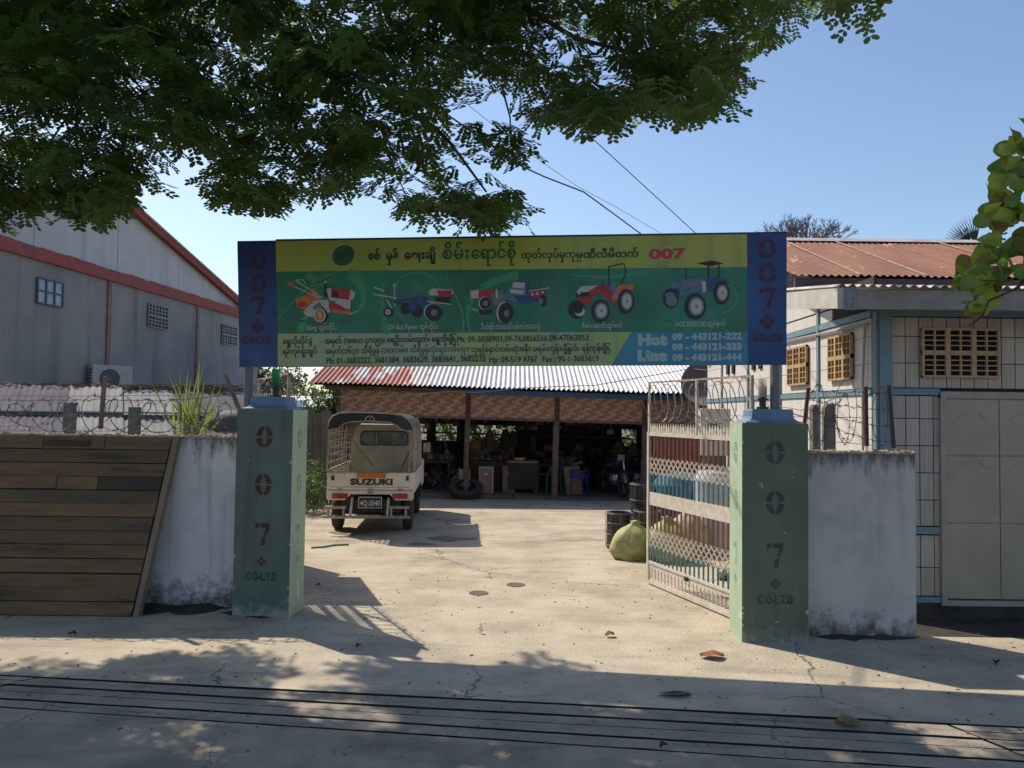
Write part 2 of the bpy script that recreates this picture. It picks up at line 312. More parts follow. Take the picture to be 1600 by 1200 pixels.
def mesh_of(mb, name, m):
    me = bpy.data.meshes.new(name); me.from_pydata(mb.v, [], mb.f); me.materials.append(m)
    if mb.smooth: me.polygons.foreach_set('use_smooth', [True]*len(me.polygons))
    return me
def copy_tree(o, parent=None):
    c = o.copy(); COL.objects.link(c)
    if parent is not None: c.parent = parent
    for ch in list(o.children): copy_tree(ch, c)
    return c
def text(body, size, m, parent, mtx, bold=0, extrude=.001, name='lettering', align='LEFT', width=None, shear=0, space=1):
    cu = bpy.data.curves.new(name, 'FONT'); cu.body = body; cu.size = size; cu.extrude = extrude; cu.offset = bold; cu.shear = shear
    cu.align_x = align; cu.resolution_u = 3; cu.space_character = space; cu.materials.append(m)
    o = bpy.data.objects.new(name, cu); COL.objects.link(o)
    if width:
        bpy.context.view_layer.update(); w = o.dimensions.x
        if w > 0: mtx = mtx @ Matrix.Diagonal((width/w, 1, 1, 1))
    o.parent = parent; o.matrix_parent_inverse = Matrix.Identity(4)
    bpy.context.view_layer.update()
    me = bpy.data.meshes.new_from_object(o.evaluated_get(bpy.context.evaluated_depsgraph_get())); bpy.data.objects.remove(o)
    if not me.materials: me.materials.append(m)
    o = bpy.data.objects.new(name, me); COL.objects.link(o); o.parent = parent
    o.matrix_local = MW[parent.name].inverted() @ mtx; MW[o.name] = MW[parent.name]; return o

# ------------------------------------------------------------------ ground
def sheet(name, pts, z, m, kind='structure', sub=0, parent=None):
    mb = MB(); mb.quad(*[(x, y, z) for x, y in pts]); o = mb.build(name, m, parent)
    if kind: o['kind'] = kind
    return o
sheet('ground', [(-900, -300), (900, -300), (900, 1500), (-900, 1500)], -.15, dirt)
yA = lambda x: 5.04-.105*x           # back edge of the grooved strip
yE = lambda x: 4.45-.127*x
mb = MB(); mb.prism([(-12, yA(-12)+.014, -.14), (12, yA(12)+.014, -.14), (12, 6.55, -.14), (3.44, 6.62, -.14), (3.44, 16.9, -.14), (-5.2, 16.9, -.14), (-5.2, 7.1, -.14), (-12, 7.1, -.14)], (0, 0, .14))
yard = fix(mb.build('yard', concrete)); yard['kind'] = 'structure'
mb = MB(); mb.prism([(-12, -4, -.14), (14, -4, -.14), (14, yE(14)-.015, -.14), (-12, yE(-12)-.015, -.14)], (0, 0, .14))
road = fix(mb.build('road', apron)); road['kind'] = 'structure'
paving = bpy.data.objects.new('pavement', None); COL.objects.link(paving); paving['kind'] = 'structure'; MW['pavement'] = Matrix.Identity(4)
gr = [(5.04, .105, .028), (4.955, .108, .008), (4.86, .112, .023), (4.74, .117, .016), (4.60, .122, .022), (4.45, .127, .030)]
secs = [(-12, -3.55, -3.2), (-3.19, 2.98, 2.72), (2.995, 3.0, 12)]
for si, (xa, xb, xc) in enumerate([(-12, -3.22, -3.62), (-3.2, 2.62, 2.93), (2.66, 12, 12)]):
    for i in range(len(gr)-1):
        (c0, s0, w0), (c1, s1, w1) = gr[i], gr[i+1]
        # diagonal ends follow the joints seen in the concrete
        tt = [(c-4.45)/(5.04-4.45) for c in (c0, c1)]
        if si == 0: xl = [-12, -12]; xr = [-3.62+.38*t for t in tt]
        elif si == 1: xl = [-3.60+.38*t for t in tt]; xr = [2.93-.28*t for t in tt]
        else: xl = [2.955-.28*t for t in tt]; xr = [12, 12]
        y = lambda x, c, s, o: c-s*x+o
        mb = MB(); zt = -.003*((i+si) % 2)+random.uniform(-.002, .001)
        def edge(xa_, xb_, c, s_, o):
            n_ = max(2, int(abs(min(xb_, 6)-max(xa_, -6))/.12)); lo_x, hi_x = xa_, xb_; P_ = []
            for q in range(n_+1): x = lo_x+(hi_x-lo_x)*q/n_; P_.append((x, y(x, c, s_, o)+random.uniform(-.003, .003)+.004*math.sin(x*1.7+c*9)+(random.uniform(.0, .008) if random.random() < .05 else 0)*(-1 if o < 0 else 1), -.14))
            return P_
        mb.prism(edge(xl[0], xr[0], c0, s0, -w0/2)+edge(xl[1], xr[1], c1, s1, w1/2)[::-1], (0, 0, .14+zt))
        fix(mb.build('slab', apron, paving))
sheet('gutter_soil', [(-12, 6.6), (-12, 3.2), (14, 2.2), (14, 5)][::-1], -.138, groove_soil_shade)
sheet('soil', [(3.46, 6.63), (14, 6.56), (14, 7.31), (3.46, 7.31)], -.02, darkdirt)
def dark_sides(o):  # joint dirt and groove shade, both painted onto the side faces
    o.data.materials.append(groove_soil_shade)
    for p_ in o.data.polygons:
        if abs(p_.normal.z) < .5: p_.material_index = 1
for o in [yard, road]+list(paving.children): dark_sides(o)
# trodden soil banked against the foot of the walls, as low lumpy drifts
def drift(x0, x1, y, w, h, seed, m):
    r = random.Random(seed); mb = MB(); n = int((x1-x0)/.09); k = 6; base = 0
    for i in range(n+1):
        x = x0+(x1-x0)*i/n; ww = w*(.6+.5*r.random()); hh = h*(.5+.7*r.random())
        e = min(1, i/3, (n-i)/3)
        for j in range(k+1):
            t = j/k; mb.v.append((x+r.uniform(-.02, .02), y-ww*t*(.3+.7*e), -.004+hh*e*(1-t)**1.7+r.uniform(0, .004)*e*(1-t)))
    for i in range(n):
        for j in range(k): a = i*(k+1)+j; mb.f.append((a, a+1, a+k+2, a+k+1))
    mb.smooth = True; o = mb.build('soil_drift', m); o['kind'] = 'stuff'; return o
drift(-8, -2.55, 7.36, .5, .05, 3, darkdirt); drift(2.5, 3.5, 6.62, .22, .05, 4, darkdirt); drift(-2.7, -1.9, 7.12, .25, .035, 5, darkdirt)

# ------------------------------------------------------------------ boundary walls
def wall_thing(name, label, x0, x1, y, th, h, m, seed):
    t = thing(name, label, 'wall', ((x0+x1)/2, y+th/2, 0))
    mb = MB(); n = 40; r = random.Random(seed)
    mb.lim(x0, x1, y, y+th, -.04, h); mb.build('plaster', m, t, bevel=.006)
    rb = MB()
    for i in range(int((x1-x0)*150)):
        x = r.uniform(x0, x1); yy = y+r.uniform(.0, th); s_ = r.uniform(.006, .022)*(1.5 if r.random() < .1 else 1)
        rb.box((x, yy, h+.012+s_*.35), (s_*r.uniform(.8, 2), s_, s_*r.uniform(.5, 1)), (r.uniform(-.6, .6), r.uniform(-.6, .6), r.uniform(0, 3)))
    rb.build('mortar_rubble', rubble_m, t, kind='stuff')
    cb = MB(); xs = [x0+(x1-x0)*i/60 for i in range(61)]
    for i in range(60): cb.lim(xs[i], xs[i+1], y-.012*(.3+r.random()), y+th+.01, h+.001, h+.014+.012*r.random())
    cb.build('coping', rubble_m, t)
    return t
wall_thing('boundary_wall', 'white limewashed wall behind the leaning plank panel, left of the gate', -8.5, -2.56, 7.30, .16, 1.575, white_wall, 1)
wall_thing('boundary_wall', 'stained off-white wall between the right gate pillar and the panelled house', 2.46, 3.43, 6.58, .16, 1.535, cream_wall, 2)

# leaning plank panel
t = thing('plank_screen', 'big weathered plank panel with mossy boards leaning on the white wall', 'wooden panel', (-4.2, 6.97, 0))
# panel plane: bottom edge (y 6.97,z 0) to top edge (y 7.27,z 1.60); u along x
pb = Vector((0, 6.94, .0)); pt = Vector((0, 7.235, 1.585)); slope = (pt-pb).normalized(); pn = Vector((1, 0, 0)).cross(slope)*-1
if pn.y > 0: pn = -pn
PH = (pt-pb).length
def PP(x, v, o=0): return Vector((x, 0, 0))+pb+slope*v+pn*o
xr_at = lambda v: -3.30+.19*v/PH
rows = 13; rh = PH/rows; rr = random.Random(5)
splits = {12: [-4.35, -3.78], 9: [-4.72, -4.18, -3.80], 11: [-5.2], 6: [-5.0], 3: [-4.9], 7: [-5.3], 1: [-5.1]}
for i in range(rows):
    v0 = i*rh+.0025+rr.uniform(0, .003); v1 = (i+1)*rh-.0025-rr.uniform(0, .004); xs = [-7.4]+splits.get(i, [])+[xr_at(v0)-.05]
    for j in range(len(xs)-1):
        a, b = xs[j]+.004, xs[j+1]-.004; o = rr.uniform(.0, .012); tl = rr.uniform(-.006, .006)
        last = j == len(xs)-2
        mm = plank_m[3] if (i == 9 and last) else plank_m[rr.randrange(3)]
        mb = MB(); mb.prism([PP(a, v0, -.02+o), PP(b, v0+tl, -.02+o), PP(b+(.012 if last else 0), v1+tl, -.02+o), PP(a, v1, -.02+o)], pn*.022)
        fix(mb.build('plank', mm, t))
mb = MB(); mb.prism([PP(-7.3, .01, -.06), PP(xr_at(0)-.06, .01, -.06), PP(xr_at(PH)-.06, PH-.01, -.06), PP(-7.3, PH-.01, -.06)], pn*.02); fix(mb.build('backing', plank_m[3], t))
mb = MB(); mb.bar(PP(xr_at(0)-.012, -.01, -.02), PP(xr_at(PH)-.012, PH+.01, -.02), .05, .07, pn); mb.build('edge_batten', wood_old, t)
mb = MB(); mb.bar(PP(-4.32, 1.545, .02), PP(-3.92, 1.54, .02), .02, .05, slope); mb.build('rubber_strip', plank_m[3], t)

# ------------------------------------------------------------------ gate pillars
def stencil_zero(mb, f, cx, cz, w, h, st, d=.0015):
    """a stencilled nought in four strokes; f(u, z, depth) maps to the face"""
    for q in range(4):
        a0 = q*90+6; a1 = (q+1)*90-6; P = []
        for k in range(7):
            a = R(a0+(a1-a0)*k/6); P.append((cx+w/2*math.cos(a), cz+h/2*math.sin(a)))
        for k in range(6, -1, -1):
            a = R(a0+(a1-a0)*k/6); P.append((cx+(w/2-st)*math.cos(a), cz+(h/2-st*.5)*math.sin(a)))
        n = len(mb.v); mb.v += [tuple(f(u, z, d)) for u, z in P]
        for k in range(6): mb.f.append((n+k, n+k+1, n+12-k, n+13-k))
def stencil_poly(mb, f, pts, d=.0015): mb.quad(*[f(u, z, d) for u, z in pts])
def stencil_seven(mb, f, cx, cz, w, h):
    x0, x1, z1, z0 = cx-w/2, cx+w/2, cz+h/2, cz-h/2; s_ = h*.2
    stencil_poly(mb, f, [(x0, z1-s_), (x0+w*.28, z1-s_), (x0+w*.28, z1), (x0, z1)]); stencil_poly(mb, f, [(x0, z1-s_*1.6), (x0+w*.14, z1-s_*1.1), (x0, z1-s_*1.0)])
    stencil_poly(mb, f, [(x0+w*.36, z1-s_), (x1-w*.22, z1-s_), (x1-w*.42, z0+h*.42), (x1-w*.18, z0+h*.48), (x1, z1-s_*1.0), (x1, z1), (x0+w*.36, z1)])
    stencil_poly(mb, f, [(cx-w*.12, z0), (cx+w*.2, z0), (cx+w*.26, z0+h*.4), (cx+w*.0, z0+h*.34)])
def stencil_diamonds(mb, f, cx, cz, s_):
    for dx, dz in ((0, s_*.62), (0, -s_*.62), (s_*.62, 0), (-s_*.62, 0)):
        mb_pts = [(cx+dx-s_*.5, cz+dz), (cx+dx, cz+dz-s_*.5), (cx+dx+s_*.5, cz+dz), (cx+dx, cz+dz+s_*.5)]; stencil_poly(mb, f, mb_pts)
def stencils(t, f, cx, zs, w, h, m, m2, tm, txt='C O-L.T.D', tw=None, thin=1):
    for z in zs[:2]: mb = MB(); stencil_zero(mb, f, cx, z, w, h, w*.34); mb.build('stencilled_zero', m, t)
    mb = MB(); stencil_seven(mb, f, cx, zs[2], w*.85, h); mb.build('stencilled_seven', m, t)
    mb = MB(); stencil_diamonds(mb, f, cx, zs[3], h*.22); mb.build('stencilled_emblem', m, t)
    if txt:
        o = f(cx-tw/2, zs[4], .002); ux = (f(1, 0, 0)-f(0, 0, 0)).normalized(); nz = (f(0, 0, 1)-f(0, 0, 0)).normalized()
        M4 = Matrix((ux, Vector((0, 0, 1)), nz)).transposed().to_4x4(); M4.translation = o
        text(txt, h*.50, m2, t, M4, bold=.004, width=tw)
def pillar(label, c, rz, W, D, H, mf, ms, smat, tmat, sidemat, glassm, hasside, lampx):
    t = thing('gate_pillar', label, 'gate pillar', (c[0], c[1], 0), rz)
    Mx = MW[t.name]
    L = lambda x, y, z: Mx @ Vector((x, y, z))
    # shaft as a front slab and a body: front in plain paint, sides paler with bounce light painted in
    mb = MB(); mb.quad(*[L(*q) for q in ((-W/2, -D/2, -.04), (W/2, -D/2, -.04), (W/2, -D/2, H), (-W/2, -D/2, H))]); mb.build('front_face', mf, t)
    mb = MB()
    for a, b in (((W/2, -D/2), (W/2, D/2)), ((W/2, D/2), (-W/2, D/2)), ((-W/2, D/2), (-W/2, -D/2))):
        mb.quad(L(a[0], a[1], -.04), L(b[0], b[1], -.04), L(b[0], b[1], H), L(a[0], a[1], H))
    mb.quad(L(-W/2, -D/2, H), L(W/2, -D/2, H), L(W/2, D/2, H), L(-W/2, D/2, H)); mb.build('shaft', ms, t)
    cb = MB(); prof = [(.95, 0), (.92, .008), (.80, .018), (.72, .034), (.69, .055), (.685, .10), (.66, .115)]
    n0 = 0
    for s_, h in prof:
        for x, y in ((-1, -1), (1, -1), (1, 1), (-1, 1)): cb.v.append(tuple(L(x*s_*(W*.46), y*s_*D/2, H+.002+h)))
    for i in range(len(prof)-1):
        for k in range(4): cb.f.append((i*4+k, i*4+(k+1) % 4, (i+1)*4+(k+1) % 4, (i+1)*4+k))
    cb.f.append(tuple((len(prof)-1)*4+k for k in range(4))); cb.build('cap', cap_blue, t)
    lm = MB(); zt = H+.117; lm.lathe(L(lampx, 0, zt), [(.05, 0), (.05, .018), (.028, .022), (.028, .075), (.045, .078), (.045, .09), (.030, .092), (.030, .12)], 16); lm.smooth = False
    lamp = lm.build('lamp', iron_black, t)
    gb = MB(); gb.lathe(L(lampx, 0, zt+.10), [(.034, 0), (.036, .01), (.036, .15), (.034, .155), (.030, .155), (.030, .008)], 20); gb.smooth = True; gb.build('lamp_glass', glassm, lamp)
    bb = MB(); bb.lathe(L(lampx, 0, zt+.12), [(.010, 0), (.018, .03), (.018, .06), (.006, .085)], 10); bb.build('bulb', ac_white, lamp)
    f = lambda u, z, d: L(u, -D/2-d, z)
    rc_ = random.Random(int(H*1000)); chip_m = mat('chipped_plaster', (.42, .42, .36), (.3, .3, .26), 30, .95)
    for k in range(9):
        u0 = (W/2 if rc_.random() < .6 else -W/2); zc = rc_.uniform(.02, H) if k > 3 else rc_.uniform(0, .25); sg = -1 if u0 > 0 else 1; w_ = rc_.uniform(.008, .03); h_ = rc_.uniform(.012, .05)
        mb = MB(); mb.quad(*[f(u0+sg*max(0, w_*(.2+.8*math.sin(math.pi*q/6)*rc_.uniform(.6, 1.1))) if 0 < q < 6 else u0, zc+h_*(q/6), .0012) for q in range(7)]); mb.build('chipped_edge', chip_m, t)
    zs = [H*.865, H*.635, H*.395, H*.265, H*.175]
    stencils(t, f, 0, zs, .158, .195, smat[0], smat[1], None, tw=.29)
    s_ = hasside
    f2 = (lambda u, z, d: L(s_*(W/2+d), u*s_, z))
    stencils(t, f2, 0, [H*.86, H*.635, H*.385, H*.27, H*.2], 0.10, .18, sidemat, sidemat, None, txt=None, tw=.2)
    return t
lpc = Vector((-1.965, 6.965, 0)); a = -.12; dx = Vector((math.cos(a), math.sin(a), 0)); dy = Vector((-math.sin(a), math.cos(a), 0))
W1, D1 = .53, .34
pillar('dark green gate pillar with red stencilled numbers and green glass lamp', lpc-dx*W1/2+dy*D1/2, a, W1, D1, 1.855, pil_green, pil_bounce, (stencil_red, stencil_black), None, stencil_pale, g_green, 1, .02)
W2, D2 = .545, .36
pillar('olive green gate pillar with faint dark stencils and clear glass lamp', Vector((1.905+W2/2, 6.40+D2/2, 0)), 0, W2, D2, 1.79, pil_olive, pil_bounce, (stencil_faint, stencil_faint), None, stencil_pale, g_clear, -1, -.045)

# ------------------------------------------------------------------ signboard over the gate
SA = Vector((-2.56, 7.13, 0)); SB = Vector((2.31, 6.50, 0)); sdx = (SB-SA).normalized(); snn = Vector((sdx.y, -sdx.x, 0))  # towards camera
def sp(px, py, o=0):
    d = ray(px, py); tt = (SA-Vector((0, 0, CAMH))).dot(snn)/d.dot(snn); return d*tt+Vector((0, 0, CAMH))+snn*o
sign = thing('gate_signboard', 'wide painted signboard with five tractors and phone numbers above the gateway', 'signboard', ((SA.x+SB.x)/2, (SA.y+SB.y)/2, 0))
def spoly(name, pts, o, m, th=.002, par=None):
    mb = MB(); mb.prism([sp(x, y, o) for x, y in pts], -snn*th); return fix(mb.build(name, m, par or sign))
board = spoly('board', [(371, 376.5), (1229, 364), (1229, 570), (374, 573.5)], 0, s_grey, .03)
bluel = spoly('blue_panel', [(371, 377.5), (431, 376.5), (434.5, 572.5), (375, 573)], .004, s_blue)
bluer = spoly('blue_panel', [(1168, 365.5), (1229, 364.5), (1229, 569.5), (1169, 570)], .004, s_blue)
top = spoly('title_band', [(431, 377), (1167, 366), (1167.5, 417.5), (432, 424.5)], .004, s_yel)
mid = spoly('picture_band', [(432, 425), (1167.5, 418), (1168, 517), (434, 521)], .004, s_green)
low = spoly('address_band', [(434, 521.5), (987, 518.5), (955, 571), (434.5, 572)], .004, s_yel2)
hot = spoly('hotline_band', [(987.5, 518.5), (1168, 517.5), (1168.5, 566), (1163, 570), (955.5, 571)], .0045, s_cyan)
fr = MB(); fr.bar(sp(431, 375.5, -.012), sp(1229, 363.8, -.012), .03, .02); fr.build('top_rail', iron_black, sign)
for px in (385, 1213):
    p = sp(px, 560, -.06); mb = MB(); mb.tube([(p.x, p.y, 1.45), (p.x, p.y, 3.30)], .04, 12); mb.smooth = False
    mb.build('pole', mat('pole_grey', (.16, .16, .155), (.13, .13, .125), 10, .6), sign)
for y_ in (420, 520):
    mb = MB(); mb.bar(sp(371, y_, -.05), sp(1229, y_-8, -.05), .03, .03); mb.build('rear_rail', rust, sign)
for m_ in (s_yel, s_yel2, s_green, s_cyan, s_blue): add_streaks(m_, (.10, .11, .07) if m_ is not s_blue else (.03, .04, .07), .56, .35, 6)
# swirls printed on the picture band
def ribbon(pts, w0, w1, o, m, par=mid, name='printed_swirl'):
    mb = MB(); L = len(pts); P = [Vector((x, y)) for x, y in pts]
    for i, p in enumerate(P):
        d = (P[min(i+1, L-1)]-P[max(0, i-1)]).normalized(); n = Vector((-d.y, d.x)); w = (w0+(w1-w0)*i/(L-1))/2
        mb.v.append(tuple(sp(*(p+n*w), o))); mb.v.append(tuple(sp(*(p-n*w), o)))
    for i in range(L-1): mb.f.append((2*i, 2*i+1, 2*i+3, 2*i+2))
    return mb.build(name, m, par)
def bez(a, b, c, d, n=14):
    return [tuple(((1-t)**3*a[k]+3*(1-t)**2*t*b[k]+3*(1-t)*t*t*c[k]+t**3*d[k]) for k in (0, 1)) for t in [i/n for i in range(n+1)]]
for b, w0, w1 in ((((434, 500), (460, 470), (470, 450), (520, 432)), 2, 3), (((470, 519), (470, 490), (500, 480), (530, 462)), 12, 1), (((545, 428), (575, 440), (575, 480), (555, 490)), 18, 3),
                  (((600, 440), (590, 480), (610, 515), (600, 519)), 3, 14), (((628, 430), (600, 490), (640, 500), (640, 519)), 2, 3), (((735, 519), (720, 470), (745, 440), (810, 430)), 3, 14),
                  (((722, 519), (735, 480), (690, 440), (700, 428)), 3, 2), (((770, 519), (750, 480), (700, 470), (760, 445)), 2, 2), (((1040, 500), (1070, 519), (1120, 500), (1140, 519)), 2, 2),
                  (((1125, 440), (1160, 450), (1160, 480), (1130, 490)), 2, 3), (((480, 428), (500, 450), (515, 440), (512, 428)), 10, 12), (((880, 428), (960, 440), (1000, 425), (1010, 424)), 1, 8)):
    ribbon(bez(*b), w0, w1, .0055, s_leaf)
sw = [(650+10*(1-k/22)*math.cos(k*.5), 447+11*(1-k/22)*math.sin(k*.5)) for k in range(20)]; ribbon(sw, 2, 3, .0055, s_leaf)
sw = [(652+34*math.cos(R(200+k*10)), 452+26*math.sin(R(200+k*10))) for k in range(18)]; ribbon(sw, 3, 4, .0055, s_leaf)
# pictures of the machines: flat printed shapes
def art(shapes, par):
    for k, s_ in enumerate(shapes):
        m = s_[0]; o = .007+k*.0004
        if s_[1] == 'e':
            _, _, cx, cy, rx, ry = s_[:6]; an = s_[6] if len(s_) > 6 else 0
            pts = [(cx+rx*math.cos(q)*math.cos(an)-ry*math.sin(q)*math.sin(an), cy+rx*math.cos(q)*math.sin(an)+ry*math.sin(q)*math.cos(an)) for q in [i*math.pi/9 for i in range(18)]]
        elif s_[1] == 'l':
            (x0, y0), (x1, y1), w = s_[2:5]; d = Vector((x1-x0, y1-y0)).normalized(); n = Vector((-d.y, d.x))*w/2
            pts = [(x0+n.x, y0+n.y), (x1+n.x, y1+n.y), (x1-n.x, y1-n.y), (x0-n.x, y0-n.y)]
        else: pts = s_[2]
        mb = MB(); mb.quad(*[sp(x, y, o) for x, y in pts]); mb.build('printed_shape', m, par)
def picture(label, base, parts):
    o = spoly(label, base, .0055, s_green, .0005); art(parts, o); return o
def wheelset(cx, cy, rx, ry, hub=s_white): return [(s_black, 'e', cx, cy, rx, ry), (s_grey, 'e', cx+rx*.1, cy, rx*.72, ry*.74), (hub, 'e', cx+rx*.12, cy, rx*.55, ry*.58), (s_grey, 'e', cx+rx*.14, cy, rx*.14, ry*.14)]
picture('tractor_picture', [(460, 500), (548, 500), (548, 503), (460, 503)], [
    (s_or, 'p', [(462, 468), (484, 458), (500, 476), (478, 484), (466, 481)]), (s_crim, 'p', [(464, 474), (474, 470), (480, 478), (468, 481)]),
    (s_or, 'p', [(484, 452), (492, 450), (504, 468), (498, 478)]), (s_white, 'l', (452, 444), (500, 466), 1.6), (s_white, 'l', (462, 438), (505, 466), 1.6), (s_or, 'e', 455, 444, 6, 3.2, .2),
    (s_white, 'l', (463, 438), (474, 437), 1.2), (s_white, 'l', (474, 437), (478, 444), 1.2), (s_white, 'p', [(474, 488), (492, 470), (512, 468), (520, 486), (500, 498), (480, 494)]),
    (s_grey, 'p', [(488, 480), (500, 472), (510, 486), (498, 490)]), (s_white, 'p', [(510, 452), (519, 450), (549, 453), (556, 457), (554, 466), (548, 470), (516, 470)]), (s_crim, 'p', [(518, 450), (548, 453), (546, 469), (518, 465)]),
    (s_black, 'p', [(520, 455), (529, 456), (529, 465), (520, 464)]), (s_white, 'p', [(523, 468), (549, 470), (548, 484), (526, 480)]), (s_crim, 'p', [(514, 476), (526, 474), (548, 486), (546, 490), (516, 486)]),
    (s_or, 'l', (520, 486), (552, 490), 5), (s_white, 'l', (546, 492), (559, 486), 1.4), (s_black, 'l', (509, 442), (509, 464), 3.0), (s_white, 'e', 509, 441, 2, 2),
    (s_black, 'e', 502, 493, 11, 12, .2), (s_white, 'e', 500.5, 493, 9.5, 11), (s_or, 'e', 500.5, 493, 7, 9), (s_halo, 'e', 500.5, 493, 4, 5.5)])
picture('tractor_picture', [(598, 500), (704, 500), (704, 503), (598, 503)], [
    (s_white, 'l', (585, 449), (601, 455), 2.2), (s_white, 'l', (585, 460), (620, 466), 2.2), (s_steel, 'l', (616, 452), (660, 466), 2), (s_steel, 'l', (612, 448), (648, 458), 1.4), (s_white, 'e', 617, 446, 3, 2.6),
    (s_white, 'l', (616, 447), (617, 480), 1.6), (s_white, 'l', (604, 468), (613, 482), 2), (s_navy, 'p', [(616, 469), (662, 464), (672, 474), (640, 478), (616, 474)]), (s_navy, 'p', [(650, 462), (668, 464), (672, 480), (652, 478)]),
    (s_black, 'e', 634, 482, 8, 9), (s_black, 'e', 652, 486, 9, 10), (s_navy, 'e', 645, 480, 7, 6), (s_white, 'p', [(670, 455), (676, 451), (708, 453), (709, 459), (704, 462), (672, 462)]), (s_crim, 'p', [(683, 454), (707, 454), (705, 464), (686, 464)]),
    (s_black, 'p', [(680, 464), (704, 464), (702, 474), (680, 472)]), (s_white, 'l', (668, 471), (706, 476), 1.8), (s_white, 'e', 677, 488, 14.5, 14), (s_black, 'e', 678, 488.5, 13.5, 13.3), (s_grey, 'e', 679, 489, 5, 5),
    (s_black, 'e', 607, 488, 7.5, 7.5), (s_white, 'e', 607, 488, 4.4, 4.6), (s_navy, 'e', 607, 488, 1.6, 1.6)])
picture('tractor_picture', [(752, 500), (852, 500), (852, 503), (752, 503)], [
    (s_navy, 'p', [(828, 451), (852, 450), (850, 470), (828, 470)]), (s_white, 'l', (826, 455), (859, 450), 1.6), (s_crim, 'p', [(828, 456), (852, 452), (854, 462), (832, 466)]), (s_white, 'e', 832, 460, 2.2, 2.4), (s_white, 'e', 840, 459, 2.2, 2.4), (s_white, 'e', 848, 457, 2, 2.2),
    (s_black, 'e', 848, 470, 6.5, 9.5), (s_grey, 'e', 845, 471, 3.5, 6), (s_white, 'p', [(802, 441), (821, 442), (820, 452), (800, 450)]), (s_steel, 'p', [(784, 462), (798, 449), (826, 452), (828, 470), (810, 474), (788, 468)]), (s_white, 'p', [(796, 452), (820, 454), (816, 460), (798, 458)]),
    (s_navy, 'p', [(802, 462), (828, 462), (826, 472), (812, 474)]), (s_navy, 'l', (823, 440), (825, 470), 4), (s_white, 'p', [(735, 455), (748, 453), (748, 467), (736, 466)]), (s_crim, 'p', [(748, 454), (771, 454), (768, 466), (748, 468)]),
    (s_grey, 'p', [(768, 460), (786, 452), (790, 474), (772, 478)]), (s_white, 'l', (776, 452), (777, 466), 3), (s_white, 'e', 757, 474, 9, 10.5), (s_black, 'e', 758, 474, 8, 9.5), (s_grey, 'e', 759, 474, 4, 4.5), (s_white, 'l', (737, 483), (752, 486), 1.6), (s_black, 'p', [(748, 484), (770, 484), (768, 490), (750, 492)]),
    (s_white, 'e', 787, 488, 11, 16, .1), (s_black, 'e', 790, 489, 11.5, 16, .1), (s_grey, 'e', 792, 490, 4, 6)])
picture('tractor_picture', [(890, 500), (992, 500), (992, 503), (890, 503)], [
    (s_black, 'l', (951, 417), (952, 452), 1.8), (s_black, 'l', (950, 417), (974, 412), 1.8), (s_black, 'l', (975, 413), (978, 426), 1.8), (s_black, 'l', (978, 426), (971, 444), 1.8),
    (s_or, 'p', [(966, 446), (990, 444), (990, 452), (970, 456), (964, 470), (954, 470)]), (s_crim, 'p', [(918, 456), (934, 446), (952, 446), (958, 470), (948, 470), (940, 458), (926, 462), (922, 476), (896, 474), (902, 468), (918, 464)]),
    (s_white, 'p', [(901, 456), (908, 448), (934, 446), (922, 454), (914, 460), (902, 462)]), (s_black, 'p', [(900, 458), (921, 456), (920, 463), (900, 465)]), (s_white, 'e', 905, 459, 2, 1.8), (s_steel, 'p', [(953, 444), (962, 442), (964, 456), (956, 460)]), (s_black, 'l', (942, 438), (943, 456), 1.2),
    ]+wheelset(978, 471, 13, 19.5)+[(s_black, 'e', 901, 484, 13, 14.5), (s_white, 'e', 906, 487, 8, 7.5), (s_black, 'e', 903, 483, 8, 7)]+wheelset(938, 486, 14.5, 18))
picture('tractor_picture', [(1040, 500), (1135, 500), (1135, 503), (1040, 503)], [
    (s_black, 'p', [(1088, 412), (1112, 407), (1131, 412), (1110, 416)]), (s_black, 'l', (1107, 415), (1107, 434), 2.2), (s_black, 'l', (1123, 414), (1123, 434), 2.2), (s_navy, 'p', [(1104, 436), (1122, 433), (1126, 450), (1106, 456)]),
    (s_steel, 'p', [(1050, 444), (1060, 438), (1098, 434), (1100, 452), (1078, 458), (1070, 464), (1052, 462)]), (s_navy, 'p', [(1052, 450), (1062, 451), (1062, 462), (1052, 460)]), (s_grey, 'p', [(1070, 442), (1096, 438), (1096, 444), (1072, 448)]), (s_white, 'p', [(1096, 440), (1103, 440), (1103, 456), (1098, 458)]), (s_black, 'l', (1072, 418), (1072, 436), 1.2),
    (s_navy, 'p', [(1112, 440), (1122, 434), (1136, 436), (1140, 444), (1124, 446), (1118, 452)])]+wheelset(1127, 458, 12.5, 18)+[(s_black, 'e', 1048, 466, 12, 15.5), (s_grey, 'e', 1049, 470, 9, 9), (s_steel, 'e', 1047, 462, 8, 5)]+wheelset(1086, 479, 17, 20.5))
